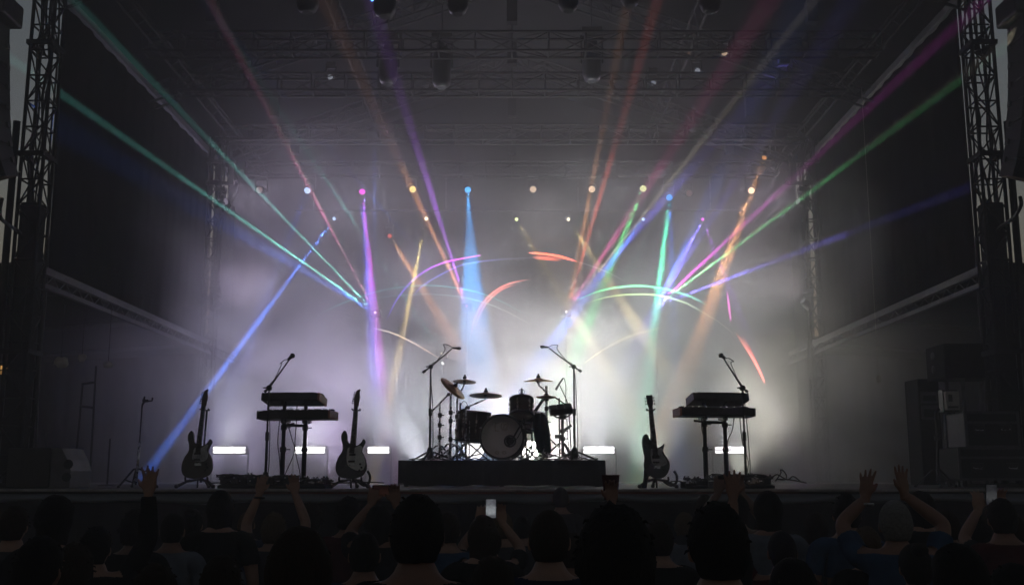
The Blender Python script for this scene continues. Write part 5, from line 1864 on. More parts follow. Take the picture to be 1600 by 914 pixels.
# right wing: stack of cases, speaker, rack, panel
def flight_case(label, x0_, x1_, y0_, y1_, z0_, z1_, wheels=False, group='flight cases in the wing'):
    t = thing('flight_case', label, 'flight case', ((x0_ + x1_) / 2, y0_, z0_), group)
    wz = .09 if wheels else 0
    MB().span((x0_, y0_, z0_ + wz), (x1_, y1_, z1_)).build('body', M['case'], t)
    b_ = MB()
    e = .014
    for x in (x0_, x1_):
        for y in (y0_, y1_):
            b_.span((x - e, y - e, z0_ + wz - .004), (x + e, y + e, z1_ + .004))
    for z in (z0_ + wz, z1_, z0_ + wz + (z1_ - z0_ - wz) * .7):
        for y in (y0_, y1_):
            b_.span((x0_ - e * .8, y - e * .9, z - e), (x1_ + e * .8, y + e * .9, z + e))
    b_.build('edge_trim', M['caseedge'], t)
    for k in (.25, .75):
        x = x0_ + (x1_ - x0_) * k
        h_ = MB().box((x, y0_ - .004, (z0_ + z1_) / 2), (.15, .012, .11)).build('recessed_handle', M['black'], t, bevel=.006)
        MB().tube([(x - .05, y0_ - .012, (z0_ + z1_) / 2), (x - .04, y0_ - .03, (z0_ + z1_) / 2 - .01), (x + .04, y0_ - .03, (z0_ + z1_) / 2 - .01), (x + .05, y0_ - .012, (z0_ + z1_) / 2)], .007, 6).build('grip', M['steel'], h_)
    if wheels:
        for x in (x0_ + .08, x1_ - .08):
            for y in (y0_ + .08, y1_ - .08):
                MB().lathe([(.035, -.015), (.042, -.01), (.042, .01), (.035, .015)], 14, (x, y, z0_ + .043), (1, 0, 0)).build('wheel', M['rubber'], t)
    return t


Yc = 12.4
xa, xb = ground_at(1516, Yc, DECK), ground_at(1600, Yc, DECK)
flight_case('low wide flight case on the deck under the taller case stack', ground_at(1502, Yc, DECK), ground_at(1612, Yc, DECK), Yc, Yc + .6, DECK + .003, at(800, 700, Yc).z, True)
flight_case('flight case with pale metal edges standing on the low wide case', xa, ground_at(1600, Yc, DECK), Yc + .02, Yc + .56, at(800, 700, Yc).z + .02, at(800, 644, Yc).z)
MB_ = MB()
p = at(1503, 672, Yc)
t = thing('case_lid', 'narrow pale metal case lid leaning beside the stacked flight case', 'case lid', (p.x, Yc, at(800, 700, Yc).z + .02))
MB().span((ground_at(1511, Yc, DECK + .4), Yc + .0, at(800, 700, Yc).z + .02), (ground_at(1515.2, Yc, DECK + .4), Yc + .5, at(800, 646, Yc).z)).build('panel', M['caseedge'], t, bevel=.004)
# speaker stack behind
Yq = 13.2
xa, xb = ground_at(1487, Yq, DECK), ground_at(1582, Yq, DECK)
t = thing('side_fill_speaker', 'big black side fill speaker raised on dark legs behind the flight cases', 'speaker', ((xa + xb) / 2, Yq, DECK))
z0_, z1_ = at(800, 590, Yq).z, at(800, 536, Yq).z
MB().span((xa + .02, Yq, z0_), (xb, Yq + .6, z1_)).build('cabinet', M['matte'], t, bevel=.02)
MB().span((xa + .06, Yq - .012, z0_ + .04), (xb - .04, Yq - .002, z1_ - .04)).build('grille', M['matte'], t)
for x in (xa + .25, xb - .06):
    for y in (Yq + .05, Yq + .55):
        MB().rod((x, y, DECK), (x, y, z0_), .025).build('leg', M['grey'], t)
for k in (.3, .7):
    MB().lathe([(.03, 0), (.05, .01), (.05, .02), (.02, .03)], 16, (xa + .008, Yq + .3, z0_ + (z1_ - z0_) * k), (-1, 0, 0)).build('side_knob', M['grey'], t)
# white panel
p0, p1 = at(1479, 640, 13.0), at(1498, 611, 13.0)
t = thing('power_panel', 'pale power distribution panel with a dark plate, left of the case stack'.replace('left of', 'beside'), 'panel', ((p0.x + p1.x) / 2, 13.0, DECK))
MB().span((p0.x, 13.0, p0.z), (p1.x, 13.06, p1.z)).build('plate', M['paper'], t, bevel=.004)
MB().span((p0.x + .03, 12.992, p0.z + .10), (p0.x + .08, 12.998, p1.z - .04)).build('dark_plate', M['grey'], t)
MB().span((p0.x + .02, 12.99, p0.z + .02), (p1.x - .02, 12.998, p0.z + .045)).build('label_strip', M['caseedge'], t)
MB().span((p0.x - .01, 13.062, p0.z - .02), (p1.x + .01, 13.2, p1.z + .02)).build('backbox', M['black'], t)
for x in (p0.x + .02, p1.x - .02):
    MB().rod((x, 13.13, DECK), (x, 13.13, p0.z - .01), .014).build('leg', M['black'], t)
# rack
Yr_ = 14.6
p0, p1 = at(1441, 655, Yr_), at(1465, 612, Yr_)
t = thing('equipment_rack', 'dim equipment rack with two grey modules in the wing behind the power panel', 'rack', ((p0.x + p1.x) / 2, Yr_, DECK))
MB().span((p0.x - .03, Yr_ + .02, DECK + .01), (p1.x + .03, Yr_ + .5, p1.z + .18)).build('cabinet', M['matte'], t, bevel=.01)
zmid = at(800, 632, Yr_).z
for za, zb2 in ((p0.z, zmid - .01), (zmid + .02, p1.z)):
    md_ = MB().span((p0.x, Yr_, za), (p1.x, Yr_ + .018, zb2)).build('module', M['grey'], t, bevel=.004)
    MB().span((p0.x + .03, Yr_ - .006, za + .03), (p1.x - .03, Yr_ - .001, zb2 - .05)).build('dark_window', M['matte'], md_)
# stand at right
xr = ground_at(1465, 12.6, DECK)
t = thing('tall_pole_stand', 'thin black stand with a bent top in front of the equipment rack', 'stand', (xr, 12.6, DECK))
MB().tube(catmull([(xr, 12.6, DECK + .03), at(1465, 690, 12.6), at(1462, 650, 12.6), at(1464, 642, 12.6), at(1468, 639, 12.6)], 6), .016, 8).build('pole', M['black'], t)
joint(MB(), at(1463.5, 684, 12.6), .03).build('clamp', M['black'], t)
tripod(t, (xr, 12.6, DECK), .2, .26, .3, .012, True, M['black'])
p = at(1373, 592, 17.0)
b = MB().ball(p, .05, 10, (.8, .8, 1.3))
b.rod(p, (p.x, p.y, ztop(17.1, 141)), .004, 5)
tag(b.build('hanging_bulb_cover', M['cloth']), 'small pale cover hanging alone in the grey haze near the case wing', 'lamp cover')
# ================================================================== THE CROWD
def skin_body(pose):
    """one continuous body, standing, facing the stage (+y), 1.72 m tall"""
    J = {}
    J['pelvis'] = ((0, 0, .95), (.155, .115)); J['waist'] = ((0, .01, 1.08), (.138, .10)); J['chest'] = ((0, 0, 1.27), (.165, .115)); J['collar'] = ((0, -.01, 1.415), (.10, .075))
    J['neck'] = ((0, 0, 1.485), (.056, .058)); J['skull'] = ((0, .015, 1.55), (.06, .065))
    E_ = [('pelvis', 'waist'), ('waist', 'chest'), ('chest', 'collar'), ('collar', 'neck'), ('neck', 'skull')]
    hands = []
    for sg, nm in ((-1, 'l'), (1, 'r')):
        J['hip' + nm] = ((sg * .095, 0, .88), (.10, .10)); J['knee' + nm] = ((sg * .11, .02, .50), (.062, .066)); J['calf' + nm] = ((sg * .115, -.015, .36), (.056, .062)); J['ankle' + nm] = ((sg * .12, -.01, .10), (.040, .044)); J['toe' + nm] = ((sg * .14, .15, .035), (.045, .034))
        J['heel' + nm] = ((sg * .12, -.04, .045), (.04, .04))
        E_ += [('pelvis', 'hip' + nm), ('hip' + nm, 'knee' + nm), ('knee' + nm, 'calf' + nm), ('calf' + nm, 'ankle' + nm), ('ankle' + nm, 'toe' + nm), ('ankle' + nm, 'heel' + nm)]
        sh, el, wr, md, dr = pose[nm]
        J['sh' + nm] = ((sg * sh[0], sh[1], sh[2]), (.062, .062)); J['el' + nm] = ((sg * el[0], el[1], el[2]), (.043, .043)); J['fa' + nm] = (tuple((a * .65 + b * .35) for a, b in zip((sg * el[0], el[1], el[2]), (sg * wr[0], wr[1], wr[2]))), (.042, .042))
        J['wr' + nm] = ((sg * wr[0], wr[1], wr[2]), (.027, .031))
        E_ += [('collar', 'sh' + nm), ('sh' + nm, 'el' + nm), ('el' + nm, 'fa' + nm), ('fa' + nm, 'wr' + nm)]
        hands.append((sg, nm, Vector((sg * wr[0], wr[1], wr[2])), Vector((sg * el[0], el[1], el[2])), md, dr))
    names = list(J)
    me = bpy.data.meshes.new('tmp')
    me.from_pydata([J[n_][0] for n_ in names], [(names.index(a), names.index(b)) for a, b in E_], [])
    o = bpy.data.objects.new('tmp', me)
    COL.objects.link(o)
    o.modifiers.new('k', 'SKIN')
    for i, n_ in enumerate(names):
        me.skin_vertices[0].data[i].radius = J[n_][1]
    me.skin_vertices[0].data[0].use_root = True
    sb = o.modifiers.new('s', 'SUBSURF'); sb.levels = 2
    dg = bpy.context.evaluated_depsgraph_get()
    ev = o.evaluated_get(dg)
    m2 = ev.to_mesh()
    b = MB()
    b.add([v.co.copy() for v in m2.vertices], [tuple(p.vertices) for p in m2.polygons], True)
    ev.to_mesh_clear()
    bpy.data.objects.remove(o)
    # the head: skull, jaw, nose, lips, brow, eyes, ears
    c = Vector((0, .02, 1.605))
    hb = MB().ball((0, 0, 0), 1, 20)
    for v in hb.v:
        x, y, z = v
        sx, sy, sz = .076, .096, .116
        if z < 0:
            sx *= 1 + .30 * z
            if y < 0:
                sy *= 1 + .25 * z
        if y > .2:
            sy *= .97
        v.x, v.y, v.z = x * sx, y * sy, z * sz
    b.add([c + v for v in hb.v], hb.f, True)
    b.ball(c + Vector((0, .095, -.018)), .016, 8, (.8, 1.1, 1.5))
    b.ball(c + Vector((0, .088, -.062)), .017, 8, (1.5, .6, .55))
    b.ball(c + Vector((0, .080, -.098)), .022, 8, (1.2, .8, .7))
    for sg in (-1, 1):
        b.ball(c + Vector((sg * .031, .084, .008)), .0135, 8, (1.2, .8, .8))
        b.ball(c + Vector((sg * .034, .084, .030)), .014, 8, (1.6, .8, .45))
        b.ball(c + Vector((sg * .077, -.005, -.01)), .030, 8, (.35, .65, 1.05))
    # the hands: palm, four fingers of unequal length with bends, thumb off the side
    for sg, nm, w_, e_, mode, dirs in hands:
        d = Vector(dirs[0]).normalized()                 # along the hand
        s = Vector(dirs[1]); s.x *= 1
        s = (s - d * s.dot(d)).normalized()              # towards the thumb
        n = d.cross(s) * (1 if mode[0] == 'a' else 1)
        curl = {'open': .12, 'relaxed': .55, 'grip': .85}[mode]
        b.tube([w_ - d * .03, w_ + d * .01, w_ + d * .03], [.026, .024, .016], 10)
        palm_n = n
        for k, (off, ln) in enumerate(((.030, .068), (.0105, .078), (-.009, .073), (-.028, .056))):
            p0 = w_ + d * .085 + s * off
            spread_ = s * (off * (.7 if mode == 'open' else .4))
            a1, a2 = curl * .6, curl * 1.2
            q1 = p0 + (d * math.cos(a1) + palm_n * math.sin(a1)) * ln * .5 + spread_ * .5
            q2 = q1 + (d * math.cos(a2) + palm_n * math.sin(a2)) * ln * .5 + spread_ * .4
            b.tube([w_ + s * off * .45, w_ + d * .045 + s * off * .95, p0], [.015, .0155, .0125], 8)
            b.tube([p0 - d * .03, p0, q1, q2], [.0105, .0102, .0092, .0075], 8)
            b.ball(q2, .0075, 6)
        t0 = w_ + d * .028 + s * .02
        t1 = t0 + (s * .8 + d * .6).normalized() * .04
        t2 = t1 + (s * .35 + d * .9 + palm_n * curl * .6).normalized() * .032
        b.tube([t0, t1, t2], [.014, .0115, .0085], 8)
        b.ball(t2, .0085, 6)
    me = bpy.data.meshes.new('tmp2')
    me.from_pydata([tuple(v) for v in b.v], [], b.f)
    o = bpy.data.objects.new('tmp2', me)
    COL.objects.link(o)
    r = o.modifiers.new('r', 'REMESH'); r.mode = 'VOXEL'; r.voxel_size = .007; r.use_smooth_shade = True
    sm_ = o.modifiers.new('sm', 'SMOOTH'); sm_.iterations = 2; sm_.factor = .5
    dg = bpy.context.evaluated_depsgraph_get()
    m3 = bpy.data.meshes.new_from_object(o.evaluated_get(dg))
    m3.name = 'person'
    bpy.data.objects.remove(o)
    for p in m3.polygons:
        p.use_smooth = True
    segs = {k: (Vector(J[a][0]), Vector(J[c_][0])) for k, (a, c_) in dict(
        ual=('shl', 'ell'), uar=('shr', 'elr'), fal=('ell', 'wrl'), far=('elr', 'wrr'), tor=('pelvis', 'chest'), upt=('chest', 'collar'), tl=('hipl', 'kneel'), tr=('hipr', 'kneer'), sl=('kneel', 'anklel'), sr=('kneer', 'ankler'), fl=('anklel', 'toel'), fr=('ankler', 'toer'), nk=('neck', 'skull'), cl=('collar', 'shl'), cr=('collar', 'shr')).items()}
    return m3, segs


def nearest(p, segs):
    best = (9, None, 0)
    for k, (a, c_) in segs.items():
        d = c_ - a
        t = max(0, min(1, (p - a).dot(d) / d.length_squared))
        l = (p - a - d * t).length
        if l < best[0]:
            best = (l, k, t)
    return best


def garment(m, segs, test, off, name, wr=.006):
    """a shell over the part of the body that TEST takes"""
    nrm = [v.normal.copy() for v in m.vertices]
    keep = [test(v.co, nearest(v.co, segs)) for v in m.vertices]
    idx, vs, fs = {}, [], []
    for p in m.polygons:
        if all(keep[i] for i in p.vertices):
            f = []
            for i in p.vertices:
                if i not in idx:
                    idx[i] = len(vs)
                    co_ = m.vertices[i].co
                    wob = noise.noise(co_ * 9) * wr + noise.noise(Vector((co_.x * 20, co_.y * 20, co_.z * 7))) * wr * .6
                    vs.append(co_ + nrm[i] * (off + wob))
                f.append(idx[i])
            fs.append(tuple(f))
    me = bpy.data.meshes.new(name)
    me.from_pydata([tuple(v) for v in vs], [], fs)
    for p in me.polygons:
        p.use_smooth = True
    me.materials.append(M['sh_black'])
    return me


down = ((.185, -.01, 1.40), (.235, -.03, 1.13), (.235, .06, .90))
POSES = {
    'rest': dict(l=(*down, 'relaxed', ((0, .12, -1), (0, 1, .1))), r=(*down, 'relaxed', ((0, .12, -1), (0, 1, .1)))),
    'raise_r': dict(l=(*down, 'relaxed', ((0, .12, -1), (0, 1, .1))), r=((.19, .0, 1.43), (.27, .08, 1.66), (.25, .10, 1.92), 'open', ((0, .08, 1), (-1, 0, 0)))),
    'cup': dict(l=(*down, 'relaxed', ((0, .12, -1), (0, 1, .1))), r=((.19, .0, 1.43), (.27, .08, 1.66), (.25, .10, 1.92), 'grip', ((0, .08, 1), (-1, 0, 0)))),
    'raise_l': dict(r=(*down, 'relaxed', ((0, .12, -1), (0, 1, .1))), l=((.19, .0, 1.43), (.27, .08, 1.66), (.25, .10, 1.92), 'open', ((0, .08, 1), (1, 0, 0)))),
    'both_up': dict(l=((.19, .0, 1.43), (.235, .10, 1.66), (.15, .14, 1.90), 'relaxed', ((.1, .1, 1), (1, 0, 0))), r=((.19, .0, 1.43), (.235, .10, 1.66), (.13, .14, 1.90), 'relaxed', ((-.1, .1, 1), (-1, 0, 0)))),
    'phone_up': dict(l=((.19, .02, 1.43), (.22, .22, 1.55), (.085, .27, 1.74), 'grip', ((.15, .15, 1), (.9, 0, .3))), r=((.19, .02, 1.43), (.22, .22, 1.55), (.085, .27, 1.74), 'grip', ((-.15, .15, 1), (-.9, 0, .3)))),
    'clap': dict(l=((.19, .02, 1.43), (.26, .16, 1.60), (.12, .22, 1.74), 'open', ((.12, .1, 1), (.75, -.65, .2))), r=((.19, .02, 1.43), (.26, .16, 1.60), (.08, .22, 1.76), 'open', ((-.08, .1, 1), (-.75, -.65, .2)))),
}
BODY = {}
for nm, ps in POSES.items():
    m, segs = skin_body(ps)
    m.materials.clear()
    m.materials.append(M['skin_a'])
    tee = lambda p, nb: (nb[1] in ('tor', 'upt', 'cl', 'cr') and p.z > .90 and p.z < 1.455) or (nb[1] in ('ual', 'uar') and nb[2] < .62)
    lon = lambda p, nb: tee(p, nb) or nb[1] in ('ual', 'uar') or (nb[1] in ('fal', 'far') and nb[2] < .93)
    tro = lambda p, nb: p.z < .97 and (nb[1] in ('tl', 'tr', 'sl', 'sr') or (nb[1] == 'tor')) and p.z > .09 and abs(p.x) < .22
    sho = lambda p, nb: p.z < .105
    BODY[nm] = dict(body=m, tee=garment(m, segs, tee, .013, 'tee'), long=garment(m, segs, lon, .015, 'long_top'), trousers=garment(m, segs, tro, .011, 'trousers'), shoes=garment(m, segs, sho, .008, 'shoes', .001))


def hair_mesh(kind, seed):
    r_ = random.Random(seed)
    c = Vector((0, .02, 1.605))
    b = MB().ball((0, 0, 0), 1, 26)
    off = Vector((seed * 3.1, seed * 1.7, 0))
    for v in b.v:
        x, y, z = v
        th = {'short': 1.10, 'crop': 1.055, 'curly': 1.24, 'long': 1.14, 'bun': 1.10, 'bob': 1.17, 'cap': 1.09}[kind]
        face = max(0, min(1, (y - .15) / .4)) * max(0, min(1, (.42 - z) / .3))      # leave the face free
        nape = max(0, min(1, (-.62 - z) / .25))
        k = th
        amp = {'short': .05, 'crop': .015, 'curly': .09, 'long': .04, 'bun': .03, 'bob': .05, 'cap': .008}[kind]
        fr = {'curly': 5.5, 'short': 4}.get(kind, 3)
        k += amp * (noise.noise(v * fr + off) + .5 * noise.noise(v * fr * 2.3 + off))
        if kind in ('short', 'crop', 'curly', 'bun', 'cap'):
            ear = max(0, min(1, (-.15 - z) / .25)) * max(0, min(1, (y + .35) / .3))
            k = k * (1 - max(face, nape, ear)) + .80 * max(face, nape, ear)
            nx, ny, nz = x * .078 * k, y * .098 * k, z * .118 * k
            if z > 0:
                nz *= 1.02
        else:
            k = k * (1 - face) + .78 * face
            nx, ny, nz = x * .080 * k, y * .100 * k, z * .118 * k
            if z < -.15:
                drop = (-z - .15) / .85
                ln = .26 if kind == 'long' else .10
                nz -= drop * ln * (1 if y < .3 else .3)
                nx = (x / max(.35, math.sqrt(max(.01, 1 - z * z)))) * .083 * (1 - .15 * drop) if y < .4 else nx
                ny = min(ny, .02) * .8 - .03 * drop
        v.x, v.y, v.z = nx, ny, nz
    vs = [c + v for v in b.v]
    out = MB().add(vs, b.f, True)
    if kind == 'bun':
        out.ball(c + Vector((0, -.075, .10)), .045, 12, (1, 1, .9))
    if kind in ('short', 'curly', 'bob', 'long'):
        for i in range(140 if kind == 'curly' else 60):          # loose locks break the outline
            a, h = r_.uniform(0, 6.283), r_.uniform(.0, 1)
            dr = Vector((math.cos(a) * math.sqrt(1 - h * h * .9), math.sin(a) * math.sqrt(1 - h * h * .9), h))
            if dr.y > .45 and dr.z < .5:
                continue
            th = 1.20 if kind == 'curly' else 1.07
            p = c + Vector((dr.x * .078 * th, dr.y * .098 * th, dr.z * .118 * th))
            tan = Vector((r_.uniform(-1, 1), r_.uniform(-1, 1), r_.uniform(-1.2, .4)))
            e = p + dr * .002 + tan * .016
            out.tube([p - dr * .012, p.lerp(e, .5) + dr * .003, e], [.005, .004, .001], 5)
    me = bpy.data.meshes.new('hair')
    me.from_pydata([tuple(v) for v in out.v], [], out.f)
    me.polygons.foreach_set('use_smooth', out.sm)
    bm = bmesh.new(); bm.from_mesh(me); bmesh.ops.recalc_face_normals(bm, faces=bm.faces); bm.to_mesh(me); bm.free()
    me.materials.append(M['hair_a'])
    return me


HAIR = {}


def hair(kind, seed):
    k = (kind, seed % 3)
    if k not in HAIR:
        HAIR[k] = hair_mesh(kind, seed % 3)
    return HAIR[k]


def child(name, me, mat, par):
    o = bpy.data.objects.new(name, me)
    COL.objects.link(o)
    o.parent = par
    o.material_slots[0].link = 'OBJECT'
    o.material_slots[0].material = mat
    return o


HEADW = .178
_lab = set()


def person(px, top, wpx, pose='rest', hk='short', hm='hair_a', top_kind='tee', top_m='sh_black', skin='skin_a', turn=0, label='', Y=None):
    Y = Y or F * HEADW / wpx
    pt = at(px, top, Y)
    g0 = gz(Y)
    sc3 = (pt.z - g0) / (1.735 if hk != 'curly' else 1.765)
    sc3 = max(.80, min(1.08, sc3))
    o = bpy.data.objects.new('person', BODY[pose]['body'])
    COL.objects.link(o)
    o.location = (pt.x, Y, g0)
    o.scale = (sc3 * 1.04, sc3 * 1.04, sc3)
    o.rotation_euler = (0, 0, R(turn))
    o.material_slots[0].link = 'OBJECT'
    o.material_slots[0].material = M[skin]
    child('hair' if hk != 'cap' else 'knit_cap', hair(hk, len(_lab)), M[hm], o)
    child('top', BODY[pose][top_kind], M[top_m], o)
    child('trousers', BODY[pose]['trousers'], M['denim'], o)
    child('shoes', BODY[pose]['shoes'], M['shoe'], o)
    assert label not in _lab, label
    _lab.add(label)
    tag(o, label, 'person', 'people in the crowd')
    return o, sc3


def screen_mat(colr, s):
    """a phone showing a small picture of the bright stage"""
    m = emat('phone_screen', colr, s)
    nt = m.node_tree
    if not nt.nodes.get('picture'):
        e = [n for n in nt.nodes if n.type == 'EMISSION'][0]
        tc = nt.nodes.new('ShaderNodeTexCoord')
        mp = nt.nodes.new('ShaderNodeMapping'); mp.inputs['Scale'].default_value = (22, 1, 26); mp.inputs['Location'].default_value = (.1, 0, .3)
        g_ = nt.nodes.new('ShaderNodeTexGradient'); g_.gradient_type = 'SPHERICAL'; g_.name = 'picture'
        nz = nt.nodes.new('ShaderNodeTexNoise'); nz.inputs['Scale'].default_value = 90
        r_ = nt.nodes.new('ShaderNodeValToRGB')
        r_.color_ramp.elements[0].color = (.03, .02, .06, 1)
        r_.color_ramp.elements[1].color = (*colr, 1)
        r_.color_ramp.elements[1].position = .6
        ad = nt.nodes.new('ShaderNodeMath'); ad.operation = 'MULTIPLY_ADD'; ad.inputs[1].default_value = .5
        nt.links.new(tc.outputs['Object'], mp.inputs[0]); nt.links.new(mp.outputs[0], g_.inputs[0]); nt.links.new(tc.outputs['Object'], nz.inputs['Vector'])
        nt.links.new(nz.outputs[0], ad.inputs[0]); nt.links.new(g_.outputs['Fac'], ad.inputs[2])
        nt.links.new(ad.outputs[0], r_.inputs[0]); nt.links.new(r_.outputs[0], e.inputs['Color'])
    return m


def phone(p, w_, h_, screen, s, label, tilt=0, roll=0):
    t = thing('phone', label, 'phone', p, 'phones held up in the crowd', (tilt, roll, 0))
    MB().box((0, 0, 0), (w_, .009, h_)).build('body', M['black'], t, bevel=.004, world=False)
    MB().box((0, -.0052, 0), (w_ * .92, .0012, h_ * .93)).build('screen', screen_mat(screen, s) if s else M['black'], t, world=False)
    b = MB()
    for k in range(2):
        b.lathe([(.007, 0), (.007, .002), (.001, .0025)], 10, (-w_ * .28, .0045, h_ * .36 - k * .02), (0, 1, 0))
    b.build('camera_lens', M['case'], t, world=False)
    return t


